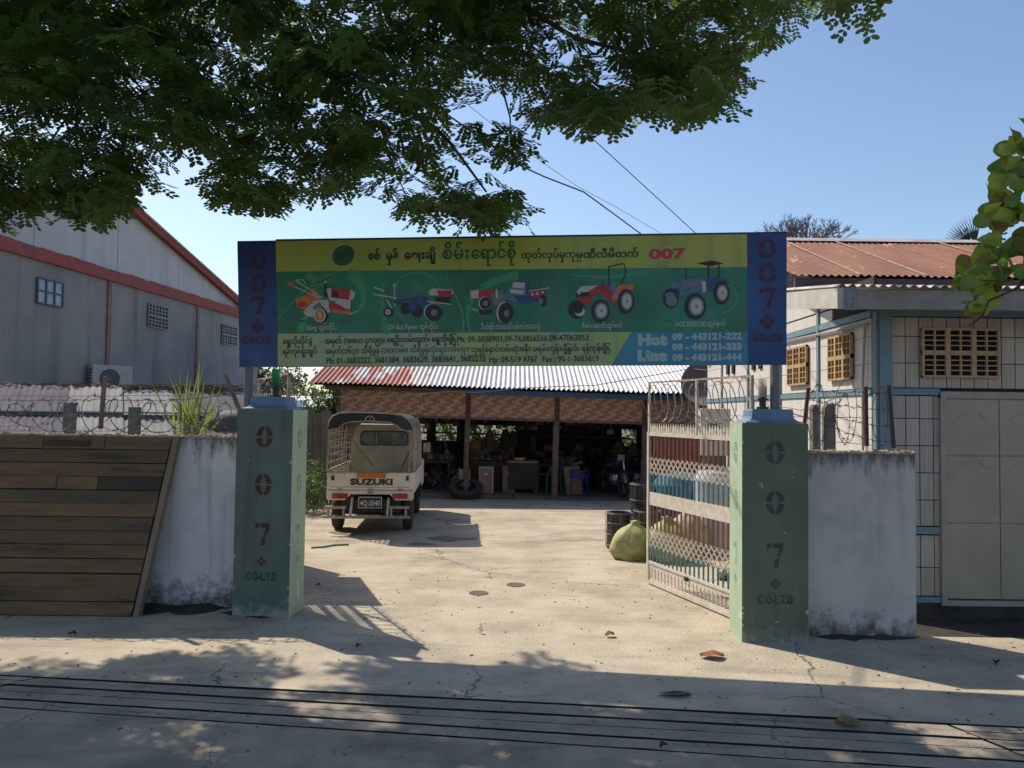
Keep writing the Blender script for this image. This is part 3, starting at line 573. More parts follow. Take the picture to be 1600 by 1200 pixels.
# lettering
def stext(body, px, py, wpx, hpx, m, bold=0, par=sign, o=.008):
    """baseline left end at px,py; width in photo pixels; hpx = latin cap height"""
    A = sp(px, py, o); B = sp(px+wpx, py-.0147*wpx, o); ux = (B-A).normalized(); w = (B-A).length
    uz = (sp(px, py-20, o)-A).normalized(); nz = ux.cross(uz); M4 = Matrix((ux, uz, nz)).transposed().to_4x4(); M4.translation = A
    size = hpx*(w/wpx)/.70; return text(body, size, m, par, M4, bold=bold, width=w, extrude=.0006)
stext('စစ်', 575.5, 406, 18.5, 12, s_ink, .0035); stext('မှန်', 603, 406, 20, 12, s_ink, .0035); stext('ေဈးချို', 632, 405, 48, 12, s_ink, .0035)
stext('စိမ်း', 690.5, 405, 42, 18, s_dgreen, .0028); stext('ေရာင်စို', 736, 404.5, 69, 18, s_dgreen, .0028)
stext('ထုတ်လုပ်မှုကု', 814, 404, 85, 10.5, s_ink, .002); stext('မဏီလီမိတက်', 900, 403.2, 97, 10.5, s_ink, .002); stext('ပ', 901, 409.5, 7, 5, s_ink, .001)
stext('007', 1014, 404.5, 59, 16.5, s_halo, .012, o=.0075); stext('007', 1014, 404.5, 59, 15.5, s_red, .006)
mb = MB()
spoly('logo_disc', [(537+21*math.cos(q)*.86-(-17*math.sin(q))*.42, 399.5+(21*math.cos(q))*-.42+17*math.sin(q)*.95) for q in [i*math.pi/16 for i in range(32)]], .0062, s_halo, .0008)
ld = spoly('logo_disc', [(537+19*math.cos(q)*.86-(-15*math.sin(q))*.42, 399.5+(19*math.cos(q))*-.42+15*math.sin(q)*.95) for q in [i*math.pi/16 for i in range(32)]], .0072, s_dgreen, .0008)
ribbon([(526, 401), (530, 396), (535, 401), (540, 396), (546, 400), (549, 396)], 2.4, 2, .0082, s_dred, ld, 'logo_mark'); ribbon([(528, 405), (536, 400), (545, 404)], 1.8, 1.4, .0082, s_dred, ld, 'logo_mark')
for body, px, py, w in (('Sifang ထွန်တိုင်း', 478, 516, 49), ('DF-Bull Power ထွန်တိုင်း', 608, 515, 76), ('ဒီယာတိုင်းထလေးလိုင်ပတ်တင်ကားလာဂျီ', 752, 514.5, 91), ('ဇီဖန်လေးဘီးထွန်စက်', 909, 512.5, 63), ('ACE DE90100-ထွန်စက်', 1055, 510, 78)):
    stext(body, px, py, w, 7.2, s_white, .0008)
stext('ေရွှဘိုဆိုင်ခွဲ', 442, 537.5, 46, 8, s_ink, .0012); stext('- အမှတ် (အဇယ ၄/၁၃၇)၊ ေရဦးလမ်းထွက်၊ ေရွှဘိုမြို့။', 502, 537, 211, 8, s_ink, .0012)
stext('Ph: 09-5038903,09-763856556,09-47063853', 714, 535, 205, 9.2, s_ink, .0008)
stext('ရန်ကုန်ရုံးချုပ်', 442, 553.5, 53, 8, s_ink, .0012); stext('- အမှတ်(၁၆၃)၊ သီရိမွန် (၁၀)လမ်း၊ သီရိမွန်လုံးချင်းအိမ်ရာ၊', 502, 553, 231, 8, s_ink, .0008); stext('ဘုရင့်ေနာင်လမ်းဆုံအနီး၊', 736, 550, 94, 8, s_ink, .0008); stext('မရမ်းကုန်းမြို့နယ်၊ ရန်ကုန်မြို့။', 833, 549, 120, 8, s_ink, .0008)
stext('Ph: 01-3683222, 3681384, 3683629, 3683641, 3682235', 510, 568.5, 248, 9.2, s_ink, .0008); stext('Hp: 09-519 9767', 764, 566.5, 75, 9.2, s_ink, .0008); stext('Fax : 95-1-3683619', 847, 565.5, 88, 9.2, s_ink, .0008)
stext('Hot', 997, 538.5, 46, 15.5, s_pale, .010, hot, .008); stext('Line', 996, 563, 48, 15.5, s_pale, .010, hot, .008)
for k, (num, yy) in enumerate((('222', 531), ('333', 547), ('444', 563.5))): stext('09 - 443121-'+num, 1050.5, yy, 109, 10, s_pale, .005, hot, .008)
for cx, par in ((401, bluel), (1199, bluer)):
    mb = MB(); K = .0052
    A = sp(cx, 572, .0065); f = lambda u, z, d, A=A: A+sdx*u+Vector((0, 0, z))+snn*d
    zz = [.975, .765, .56, .36] if cx < 800 else [1.0, .79, .58, .375]
    for z in zz[:2]: mb = MB(); stencil_zero(mb, f, 0, z*1.0, .145, .165, .042); mb.build('stencilled_zero', s_dred, par)
    mb = MB(); stencil_seven(mb, f, 0, zz[2], .125, .16); mb.build('stencilled_seven', s_dred, par)
    mb = MB(); stencil_diamonds(mb, f, 0, zz[3], .06); mb.build('stencilled_emblem', s_dred, par)
    stext('C O-L.T.D', cx-22, 537 if cx < 800 else 533, 46, 10, s_dred, .004, par, .007)

# ------------------------------------------------------------------ gate leaves
def gate(label, hinge, free, sgn):
    h = Vector((*hinge, 0)); fr_ = Vector((*free, 0)); Lg = (fr_-h).length; rz = math.atan2(fr_.y-h.y, fr_.x-h.x)
    t = thing('gate_leaf', label, 'gate', h, rz, 'pair of entrance gate leaves')
    P = lambda u, z, o=0: Vector((u, o, z))
    def part(name, mb, m, k=None): return mb.build(name, m, t, local=True, kind=k)
    for u in (.02, Lg-.02): part('stile', MB().bar(P(u, .03), P(u, 1.66), .035, .035), gate_cream)
    for z, th in ((1.635, .035), (.245, .028), (.035, .035)): part('rail', MB().bar(P(0, z), P(Lg, z), .03, th), gate_cream)
    part('sheet_band', MB().lim(.03, Lg-.03, -.008, .008, .865, 1.005), gate_cream)
    n = 22; pitch = (Lg-.08)/n
    def ushape(z0, z1, up):
        w = pitch*.42; p = []
        zc = z1-w if up else z0+w
        s_ = 1 if up else -1
        p.append(P(-w, z0 if up else z1)); 
        for k in range(7):
            a = math.pi*k/6; p.append(P(-w*math.cos(a), zc+s_*w*math.sin(a)))
        p.append(P(w, z0 if up else z1)); mb = MB(); mb.tube(p, .0065, 5, cap=False); return mb
    spec = ((1.36, 1.62, False, gate_brown), (1.005, 1.215, True, gate_teal), (.60, .865, False, gate_brown), (.25, .43, True, gate_teal))
    for z0, z1, up, m in spec:
        me = mesh_of(ushape(z0, z1, up), 'bar', m)
        for k in range(n): inst(me, 'bar', t, (.04+pitch*(k+.5), 0, 0))
    for z0, z1 in ((1.195, 1.385), (.405, .61)):
        mb = MB(); step = .088; hh = z1-z0; nn = int(Lg/step)+2
        def clip(u0, u1):
            a, b = P(u0, z0, 0), P(u1, z1, 0)
            lo, hi = .03, Lg-.03
            if max(u0, u1) <= lo or min(u0, u1) >= hi: return
            ta, tb = 0, 1
            for lim, sg in ((lo, 1), (hi, -1)):
                for e in (0, 1):
                    u = (u0, u1)[e]
                    if sg*(u-lim) < 0:
                        q = (lim-u0)/(u1-u0)
                        if e == 0: ta = max(ta, q)
                        else: tb = min(tb, q)
            if tb > ta: mb.bar(a.lerp(b, ta), a.lerp(b, tb), .006, .014, (0, 1, 0))
        for k in range(-2, nn+1):
            clip(k*step, k*step+hh*.95); clip(k*step+hh*.95, k*step)
        part('lattice', mb, gate_cream)
    me = mesh_of(MB().prism([P(-.016, 1.64, -.003), P(.016, 1.64, -.003), P(.018, 1.71, -.003), P(0, 1.76, -.003), P(-.018, 1.71, -.003)], (0, .006, 0)), 'picket', gate_cream)
    for k in range(38): inst(me, 'picket', t, (.03+(Lg-.06)*(k+.5)/38, 0, 0), (0, 0, 0), (1, 1, 1))
    mb = MB(); mb.lim(.03, Lg-.03, -.005, .005, .19, .23); mb.lim(.03, Lg-.03, -.005, .005, .055, .075)
    for k in range(26):
        u = .05+(Lg-.1)*(k+.5)/26; mb.bar(P(u-.014, .075), P(u-.014, .19), .012, .006); mb.bar(P(u-.014, .135), P(u+.02, .165), .008, .006); mb.bar(P(u-.014, .13), P(u+.02, .10), .008, .006)
    part('ornament_band', mb, gate_cream)
    part('latch', MB().lim(Lg*.55, Lg*.55+.05, -.03, .03, .195, .235), iron_black)
    # extension frame with barbed coil
    mb = MB()
    pale_rust = mat('pale_rust', (.34, .22, .16), (.5, .42, .34), 14, .8); part('extension_post', MB().bar(P(.02, 1.66), P(.02, 2.2), .028, .028), pale_rust); part('extension_post', MB().bar(P(Lg-.02, 1.66), P(Lg-.02, 2.2), .022, .022), gate_cream)
    part('extension_post', MB().bar(P(Lg*.48, 1.66), P(Lg*.48, 2.2), .022, .022), gate_cream); part('extension_rail', MB().bar(P(0, 2.2), P(Lg, 2.2), .018, .018), pale_rust)
    mb = MB(); turns = 13; pts = []
    r = random.Random(3+sgn)
    for k in range(turns*14+1):
        a = 2*math.pi*k/14; u = .05+(Lg-.1)*k/(turns*14); pts.append(P(u+.05*math.sin(a*1.0), 1.98+.20*math.sin(a)*(1+.1*math.sin(k*.13)), .10*math.cos(a)))
    mb.tube(pts, .0045, 4)
    for q in pts[::2]:
        mb.bar(q+Vector((-.012, 0, -.008)), q+Vector((.012, 0, .008)), .004, .004)
    part('barbed_coil', mb, wire_m)
    return t
gate('cream, brown and teal gate leaf standing open against the right pillar', (2.12, 6.80), (1.51, 8.55), 1)
gate('open gate leaf tucked behind the dark green left pillar', (-2.12, 7.36), (-2.95, 9.0), 2)

# ------------------------------------------------------------------ barbed wire on walls
def barbs(mb, p, s_, r):
    for k in range(2):
        d = Vector((r.uniform(-1, 1), r.uniform(-.5, .5), r.uniform(-1, 1))).normalized()*s_; mb.bar(p-d, p+d, .004, .004)
def barbed(name, label, m, paths, bs=.018, step=3, seed=1, rad=.0028, posts=()):
    t = thing(name, label, 'barbed wire', tuple(paths[0][0])); r = random.Random(seed)
    for pth in paths:
        mb = MB(); mb.tube(pth, rad, 4)
        for q in pth[::step]: barbs(mb, Vector(q), bs, r)
        mb.build('strand', m, t)
    for a, b, w, pm in posts: MB().bar(a, b, w, w).build('post', pm, t)
    return t
def sag(a, b, s_, n=24, jit=.006, seed=0):
    r = random.Random(seed); a, b = Vector(a), Vector(b)
    return [a.lerp(b, i/n)+Vector((0, r.uniform(-jit, jit), -s_*4*(i/n)*(1-i/n)+r.uniform(-jit, jit))) for i in range(n+1)]
paths = []; r = random.Random(11)
yw = 7.4
pts = []; turns = 15
for k in range(turns*16+1):
    a = 2*math.pi*k/16; u = -6.3+3.75*k/(turns*16); q = 1+.25*math.sin(k*.05)+.1*math.sin(k*.17)
    pts.append(Vector((u+.09*math.cos(a)*q, yw+.12*math.cos(a), 1.78+.155*math.sin(a)*q)))
paths.append(pts)
pts = []
for k in range(9*16+1):
    a = 2*math.pi*k/16; u = -6.2+3.6*k/144; q = 1+.5*math.sin(k*.09)+.25*math.sin(k*.31)
    pts.append(Vector((u+.16*math.cos(a*1.07)*q, yw-.06+.1*math.cos(a), 1.77+.12*math.sin(a*1.07+.5)*q)))
paths.append(pts)
paths.append(sag((-6.5, yw, 1.98), (-3.9, yw, 1.93), .04, 40, .008, 1)); paths.append(sag((-3.9, yw, 1.93), (-2.6, yw, 2.0), .03, 24, .006, 2))
barbed('barbed_wire', 'tangled barbed wire coil along the top of the left white wall', mat('dark_barbed_wire', (.09, .09, .12), (.16, .15, .16), 30, .6), paths, .022, 2, 4, .0042)
w2 = thing('barrier_wires', 'thin pale straight wires strung low over the left white wall', 'wire', (-4, yw, 1.6))
for k, (z0, z1, s_) in enumerate(((1.97, 2.0, .03), (1.80, 1.79, .01), (1.63, 1.63, .005))):
    MB().tube(sag((-6.6, yw+.03, z0), (-2.6, yw+.03, z1), s_, 30, .003, k), .0035, 4).build('strand', wire_m, w2)
tag(MB().bar(at(157, 670, 7.42), at(164, 588, 7.40), .035, .03).build('wooden_stick', wood_old), 'weathered wooden stick standing upright out of the left wall top', 'stick')
tag(MB().bar(at(374, 640, 7.42), at(352, 586, 7.46), .03, .03).build('wooden_stick', wood_old), 'pale wooden stick leaning beside the left green pillar', 'stick')
def stub(px, top, Y, lab, w=.09, point=False):
    p = at(px, 660, Y); z1 = at(px, top, Y).z; mb = MB(); x = p.x
    if point: mb.prism([(x-w/2, Y, .0), (x+w/2, Y, 0), (x+w/2, Y, z1-.035), (x+w*.25, Y, z1), (x-w*.25, Y, z1), (x-w/2, Y, z1-.035)], (0, .09, 0))
    else: mb.lim(x-w/2, x+w/2, Y, Y+.09, 0, z1)
    o = mb.build('concrete_post', stub_c, bevel=.006); fix(o); tag(o, lab, 'concrete post', 'old concrete stub posts behind the walls')
stub(105, 629, 8.1, 'stub concrete post behind the left wall, left of the wooden stick', .1); stub(207, 636, 8.1, 'stub concrete post behind the left wall, right of the wooden stick', .1)
stub(1275, 632, 7.0, 'narrow pointed concrete post behind the right wall', .055, True); stub(1298, 631, 7.0, 'wider pointed concrete post behind the right wall', .095, True)
# right wall barbed fence
rp = [(1257, 662, 1263, 606), (1354, 697, 1352, 604), (1396, 700, 1388, 602)]
bp = [(at(x0, y0, 6.66), at(x1, y1, 6.64), .03 if i else .026, maroon if i < 2 else iron_black) for i, (x0, y0, x1, y1) in enumerate(rp)]
paths = []
for k in range(4):
    f_ = .12+k*.26
    a = bp[0][0].lerp(bp[0][1], f_+.05 if k else .2); b = bp[1][0].lerp(bp[1][1], f_); c = bp[2][0].lerp(bp[2][1], f_)
    paths.append(sag(a, b, .01, 18, .008, k)); paths.append(sag(b, c, .015, 8, .008, k+9))
for cx, cy, rw, rh_ in ((1276, 650, 14, 48), (1322, 640, 17, 50), (1318, 655, 10, 38), (1375, 650, 12, 45)):
    paths.append([at(cx+rw*math.sin(a), cy-rh_*math.cos(a)*(1+.1*math.sin(3*a)), 6.62+.08*math.sin(a)) for a in [2*math.pi*i/26 for i in range(27)]])
barbed('barbed_fence', 'rusty barbed wire strung between maroon angle irons on the right wall', wire_rust, paths, .016, 2, 8, .0032, bp)

# ------------------------------------------------------------------ house on the right (cream panels, rust roof)
HX, HY = 3.47, 7.33
hs = thing('panelled_house', 'cream panelled house with teal frames and rust red corrugated roof', 'house', (6.5, 10, 0))
MB().lim(HX+.02, 9.5, HY+.03, 8.3, 0, 2.93).build('wall', joint_dark, hs); MB().lim(HX+.02, 9.5, 8.3, 13.6, 0, 3.22).build('wall', joint_dark, hs)
MB().prism([(HX+.02, 8.35, 3.22), (HX+.02, 10.5, 4.05), (HX+.02, 13.6, 3.22)], (6, 0, 0)).build('gable', cream_wall, hs)
MB().lim(HX+.0, 9.5, HY-.03, HY+.03, -.02, .125).build('plinth', darkdirt, hs)
pm = [mesh_of(MB().lim(0, .1215, 0, .03, 0, 1), 'panel', q) for q in (panel_m, panel_m2)]
# slight raised slats inside each panel
for q in pm: pass
def panel_me(hh, m):
    mb = MB()
    for k in range(3): mb.lim(.0005+k*.0405, .0385+k*.0405+.001, 0, .026, 0, hh)
    mb.lim(0, .1215, .006, .024, .001, hh-.001); return mesh_of(mb, 'panel', m)
PC = {}
def pan(x, z0, z1, w=.1215):
    key = (round(z1-z0, 3), random.random() < .5)
    if key not in PC: PC[key] = panel_me(z1-z0, panel_m if key[1] else panel_m2)
    o = inst(PC[key], 'panel', hs, (x-6.5, HY-.012+random.uniform(-.002, .002)-10, z0)); o.scale = (w/.1215, 1, 1)
zrows = [(2.625, 2.80), (2.37, 2.617), (2.135, 2.362), (1.845, 2.055), (1.59, 1.837), (1.335, 1.582), (1.08, 1.327), (.835, 1.072), (.45, .745), (.185, .442)]
for ci in range(18):
    x = 3.60+ci*.130
    for z0, z1 in zrows:
        if x > 4.03 and x+.12 < 5.2 and z1 < 2.13: continue
        if x+.12 > 4.04 and x < 4.06 and z1 < 2.13: pan(x, z0, z1, 4.035-x) if 4.035-x > .02 else None; continue
        pan(x, z0, z1)
for x0, x1, z0, z1 in ((3.58, 4.04, 2.064, 2.125), (3.58, 4.04, .76, .825), (3.58, 4.04, .125, .175), (HX, 9.5, 2.81, 2.875)):
    MB().lim(x0, x1, HY-.035, HY+.02, z0, z1).build('trim_board', teal_frame, hs)
MB().lim(HX-.0, HX+.12, HY-.04, HY+.04, .0, 2.86).build('corner_post', teal_frame, hs)
MB().lim(HX-.03, HX-.002, HY-.02, HY+.05, .0, 2.86).build('corner_post', teal_frame, hs)
def vent(name, P, w, h, nx, nz, par, cols, rows_, slot, m=vent_m):
    """ventilation block window: a frame with slots, built as bars over a dark recess; P(u,v,d)"""
    o = MB().prism([P(.01, .01, -.012), P(w-.01, .01, -.012), P(w-.01, h-.01, -.012), P(.01, h-.01, -.012)], P(0, 0, -.006)-P(0, 0, 0)).build('window', void_m, par)
    f_ = MB(); fw = .022
    def bx(u0, u1, v0, v1, d=.03):
        f_.prism([P(u0, v0, -.008), P(u1, v0, -.008), P(u1, v1, -.008), P(u0, v1, -.008)], P(0, 0, d)-P(0, 0, 0))
    cw = w/nx; ch = h/nz
    for i in range(nx+1): bx(max(0, i*cw-fw), min(w, i*cw+fw), 0, h)
    for j in range(nz+1): bx(0, w, max(0, j*ch-fw), min(h, j*ch+fw), .029)
    for i in range(nx):
        for c in range(1, cols): u = i*cw+fw+(cw-2*fw)*c/cols; bx(u-slot*.55, u+slot*.55, j*0+fw, h-fw, .027)
    for j in range(nz):
        for rr_ in range(1, rows_): v = j*ch+fw+(ch-2*fw)*rr_/rows_; bx(fw, w-fw, v-slot*.4, v+slot*.4, .025)
    f_.build('vent_block', m, o); fix(bpy.data.objects[-1]) if False else None
    return o
vent('w', lambda u, v, d: Vector((3.865+u, HY-.032-d, 2.23+v)), .735, .47, 3, 2, hs, 2, 4, .013)
# side wall
MB().lim(HX-.012, HX+.018, HY+.05, 13.6, 0, 3.2).build('side_wall', joint_dark, hs)
mb = MB(); r = random.Random(9)
y = HY+.06; k = 0
vents = [(7.75, 8.32, 2.23, 2.70), (8.93, 9.55, 2.22, 2.68)]
tz = [(0, .28), (.285, .54), (.545, .80), (.805, 1.06), (1.065, 1.32), (1.325, 1.58), (1.585, 1.84), (1.845, 2.06), (2.13, 2.36), (2.365, 2.62), (2.625, 2.80), (2.88, 3.0), (3.02, 3.2)]
while y < 13.55:
    for z0, z1 in tz:
        if z1 > 2.9 and y < 8.2: continue
        mb.lim(HX-.035, HX-.012, y, y+.126, z0+.001, z1)
    y += .129
mb.build('side_panels', mat('cream_side_panel', (.66, .62, .58), (.58, .54, .51), 3, .7, stretch=(1, 4, .4)), hs, kind='stuff')
for z0, z1 in ((2.065, 2.122), (2.808, 2.872)): MB().lim(HX-.05, HX-.012, HY+.05, 13.6, z0, z1).build('trim_board', teal_frame, hs)
for yy in (8.62, 9.85, 11.2, 12.6): MB().lim(HX-.055, HX-.012, yy, yy+.06, 0, 3.1).build('trim_board', teal_frame, hs)
for i, (a, b, c, d) in enumerate(vents): vent('w', lambda u, v, dd, a=a, b=b, c=c: Vector((HX-.056-dd, b-u, c+v)), b-a, d-c, 3, 2, hs, 2, 3 if i else 3, .012)
# grey window posts high on the side wall near the back
for yy in (10.6, 10.9, 11.9, 12.2): MB().lim(HX-.06, HX-.01, yy, yy+.12, 2.5, 3.0).build('shutter', void_m, hs)
# conduit on the side wall
MB().tube([(HX-.06, 7.46, 2.76), (HX-.07, 7.50, 2.1), (HX-.06, 7.52, 1.2)], .012, 8).build('downpipe', mat('conduit_grey', (.3, .3, .32), rough=.5), hs)
MB().tube([(HX-.06, 7.4, 2.74), (HX-.06, 9.5, 2.78), (HX-.06, 13, 2.77)], .014, 6).build('conduit', mat('conduit_grey', (.3, .3, .32)), hs)
# door
dr = MB().lim(4.06, 5.13, HY-.02, HY+.02, .16, 2.045).build('double_door', door_m, hs)
for x0, x1, z0, z1 in ((4.035, 4.085, .13, 2.09), (5.10, 5.15, .13, 2.09), (4.035, 5.15, 2.035, 2.10), (4.035, 5.15, .10, .15)):
    MB().lim(x0, x1, HY-.05-.002*(z1-z0 > 1), HY+.02, z0, z1).build('door_frame', door_fr, dr)
for x0 in (4.09, 4.598):
    lf = MB(); w = .500; lf.lim(x0, x0+w, HY-.035, HY-.018, .165, 2.03); o = lf.build('door_leaf', door_m, hs, bevel=.004)
    for z in (.87, 1.50):
        MB().box((x0+w/2, HY-.034, z), (w-.02, .014, .012), (R(35), 0, 0)).build('press_line', door_m, o)
    for z in (1.88, 1.42):
        mb = MB(); xc = x0+w/2
        pts = [(xc-.15, z-.04), (xc-.10, z-.01), (xc-.07, z+.02), (xc+.07, z+.02), (xc+.10, z-.01), (xc+.15, z-.04)]
        for q in range(5): mb.bar((pts[q][0], HY-.036, pts[q][1]), (pts[q+1][0], HY-.036, pts[q+1][1]), .008, .016)
        mb.build('embossed_arch', door_m, o)
# lean-to fascia and lower roof
EX = 2.87
MB().lim(EX, 9.6, 6.78, 6.84, 2.805, 2.975).build('fascia', grey_conc, hs)
mb = MB(); mb.prism([(EX-.02, 6.765, 2.80), (EX-.02, 8.3, 3.00), (EX-.02, 8.3, 3.17), (EX-.02, 6.765, 2.985)], (.06, 0, 0)); fix(mb.build('bargeboard', mat('pale_bargeboard', (.55, .53, .50), (.45, .43, .41), 5, .8), hs))
MB().lim(EX+.04, EX+.14, 6.755, 6.775, 2.79, 2.99).build('fascia_end', mat('lichen_grey', (.26, .29, .31), (.18, .2, .22), 40, .9, .3), hs)
def corr(x0, x1, P, amp, pitch, m, parent, name, nl=1, seg=6, th=0):
    """corrugated sheet: P(x, t) gives the point at width x and slope fraction t"""
    mb = MB(); n = max(2, int((x1-x0)/pitch*seg)); nt = nl
    up = Vector((0, 0, 1))
    for i in range(n+1):
        x = x0+(x1-x0)*i/n; z = amp*math.cos(2*math.pi*x/pitch)
        for j in range(nt+1): mb.v.append(tuple(P(x, j/nt)+up*z))
    for i in range(n):
        for j in range(nt): a = i*(nt+1)+j; mb.f.append((a, a+nt+1, a+nt+2, a+1))
    mb.smooth = True; return mb.build(name, m, parent)
lo_ = lambda x, t: Vector((x, 6.73+t*1.6, 3.0+t*.215))
x = EX-.03
while x < 9.4: corr(x, x+.72, lo_, .014, .09, mat('white_lower_roof', (.55, .52, .5), (.3, .2, .15), 4, .7), hs, 'roof_sheet'); x += .70
RE, RR_, RZ, RT = 8.1, 10.5, 3.335, 4.235
x = 2.95; i = 0
while x < 11.5:
    zz = .006*(i % 2)
    corr(x, x+.74, lambda X, t, zz=zz: Vector((X, RE+t*(RR_-RE), RZ+zz+t*(RT-RZ))), .012, .078, rust_roof, hs, 'roof_sheet', 2)
    mb = MB(); a = Vector((x+.01, RE+.02, RZ+.022)); b = Vector((x+.01, RR_-.02, RT+.022)); mb.bar(a, b, .03, .006); 
    if i in (1, 2, 4, 6, 7): mb.build('roof_seam', seam_m, hs)
    x += .70; i += 1
fix(MB().prism([(2.93, RR_, RT-.02), (2.93, 13.9, 3.4), (2.93, 13.9, 3.43), (2.93, RR_, RT+.02)], (8.6, 0, 0)).build('rear_roof', rust_roof, hs))
mb = MB(); mb.prism([(2.9, RR_-.12, RT-.01), (2.9, RR_, RT+.055), (2.9, RR_+.12, RT-.01)], (8.7, 0, 0)); mb.build('ridge_cap', mat('pale_ridge', (.55, .5, .47), (.45, .38, .34), 6, .6), hs)
MB().lim(2.98, 11.4, RE+.03, RE+.06, RZ-.16, RZ-.02).build('eave_board', mat('purple_grey_board', (.09, .075, .085), (.06, .05, .06), 5, .8), hs)

# ------------------------------------------------------------------ warehouse on the left
p0 = Vector((-8.9, 13.5, 0)); wd = Vector((.083, 1, 0)).normalized()
def WQ(Y, z, o=0):
    """point on the wall plane at depth Y; o = distance out of the wall"""
    q = p0+wd*((Y-13.5)/wd.y); return Vector((q.x+o*wd.y, q.y-o*wd.x, z))
add_streaks(b_grey, (.13, .13, .135), .54, .5, 3); add_streaks(b_white, (.36, .35, .34), .55, .5, 2); add_streaks(door_m, (.2, .14, .09), .6, .5, 5); add_streaks(panel_m, (.22, .18, .15), .58, .5, 9)
b_fade = mat('faded_red_paint', (.34, .12, .10), (.30, .20, .18), 5, .8)
wh = thing('warehouse', 'grey rendered warehouse with white gable and red trim', 'building', (-12, 17, 0))
YA, YB = 8.5, 24.3
fix(MB().prism([WQ(YA, -.05), WQ(YB, -.05), WQ(YB, 4.78), WQ(YA, 4.78)], (-8, 0, 0)).build('wall', b_grey, wh))
gab = lambda Y: 6.34-.235*(Y-16.8) if Y > 16.8 else 6.34-.235*(16.8-Y)
ys = [YA, 11.6, 14.2, 16.8, 19.4, 22, YB]
for i in range(len(ys)-1):
    a, b = ys[i], ys[i+1]; fix(MB().prism([WQ(a+.01, 4.781, -.03), WQ(b-.01, 4.781, -.03), WQ(b-.01, max(4.79, gab(b)), -.03), WQ(a+.01, max(4.79, gab(a)), -.03)], (-.05, 0, 0)).build('gable_panel', b_white, wh))
# red band: ragged cement-like strip; barge trim; stripes
mb = MB(); r = random.Random(2); n = 60
for i in range(n):
    a = YA+(YB-YA)*i/n; b = YA+(YB-YA)*(i+1)/n; h_ = 4.80+.03*r.random(); mb.prism([WQ(a, 4.57), WQ(b, 4.57), WQ(b, h_), WQ(a, h_)], WQ(0, 0, .07)-WQ(0, 0, 0))
mb.build('red_band', b_red, wh)
for a, b in ((YA, 16.8), (16.8, YB+.3)):
    mb = MB(); mb.bar(WQ(a, gab(a)+.03, .10), WQ(b, gab(b)+.03, .10), .08, .13); mb.build('red_bargeboard', b_red, wh)
for a, b in ((YA, 16.8), (16.8, YB+.3)):
    fix(MB().prism([WQ(a, gab(a)+.10, .2), WQ(b, gab(b)+.10, .2), WQ(b, gab(b)+.13, .2), WQ(a, gab(a)+.13, .2)], (-9, 0, 0)).build('roof', b_white, wh))
def wY(px): k = (px-800)/F; return (-8.9-.083*13.5)/(k-.083)
for px in (165, 305): MB().prism([WQ(wY(px)-.06, 0, 0), WQ(wY(px)+.06, 0, 0), WQ(wY(px)+.06, 4.57, 0), WQ(wY(px)-.06, 4.57, 0)], WQ(0, 0, .04)-WQ(0, 0, 0)).build('red_pilaster', b_fade, wh)
def wz(px, py): return at(px, py, wY(px)).z
# glazed window with six panes
y0, y1 = wY(51), wY(91); z0, z1 = wz(70, 476), wz(70, 438)
wn_ = MB().prism([WQ(y0, z0, .004), WQ(y1, z0, .004), WQ(y1, z1, .004), WQ(y0, z1, .004)], WQ(0, 0, .006)-WQ(0, 0, 0)).build('window', mat('sill_grey', (.3, .3, .32)), wh)
pane_m = mat('pale_pane', (.30, .38, .46), (.40, .47, .54), 8, .15)
for i in range(3):
    for j in range(2):
        a = y0+(y1-y0)*(i+.06)/3; b = y0+(y1-y0)*(i+.94)/3; c = z0+(z1-z0)*(j+.05)/2; d = z0+(z1-z0)*(j+.95)/2
        MB().prism([WQ(a, c, .012), WQ(b, c, .012), WQ(b, d, .012), WQ(a, d, .012)], WQ(0, 0, .008)-WQ(0, 0, 0)).build('pane', pane_m, wn_)
fm = MB()
for i in range(4): y = y0+(y1-y0)*i/3; fm.bar(WQ(y, z0, .03), WQ(y, z1, .03), .03, .03)
for j in range(3): z = z0+(z1-z0)*j/2; fm.bar(WQ(y0, z, .03), WQ(y1, z, .03), .03, .03)
fm.build('frame', mat('window_blue_grey', (.12, .15, .2)), wn_)
ventg = mat('grey_vent_block', (.36, .35, .33), (.3, .29, .28), 8, .9)
for (xa, xb, ya, yb) in ((226, 257, 474, 514), (343, 366, 506, 540)):
    a, b = wY(xa), wY(xb); zl, zh = wz((xa+xb)/2, yb-1), wz((xa+xb)/2, ya+3)
    vent('w', lambda u, v, d, a=a, zl=zl: WQ(a+u, zl+v, d+.03), b-a, zh-zl, 3, 2, wh, 2, 3, .03, ventg)
# barred window low at the right
a, b = wY(334), wY(369); zl, zh = wz(350, 636), wz(350, 606)
o = MB().prism([WQ(a, zl, .01), WQ(b, zl, .01), WQ(b, zh, .01), WQ(a, zh, .01)], WQ(0, 0, .01)-WQ(0, 0, 0)).build('window', void_m, wh)
mb = MB()
for i in range(7): y = a+(b-a)*i/6; mb.bar(WQ(y, zl, .06), WQ(y, zh, .06), .035, .035)
for i in range(6): z = zl+(zh-zl)*i/5; mb.bar(WQ(a, z, .06), WQ(b, z, .06), .03, .03)
mb.build('grille', mat('white_grille', (.45, .48, .55)), o)
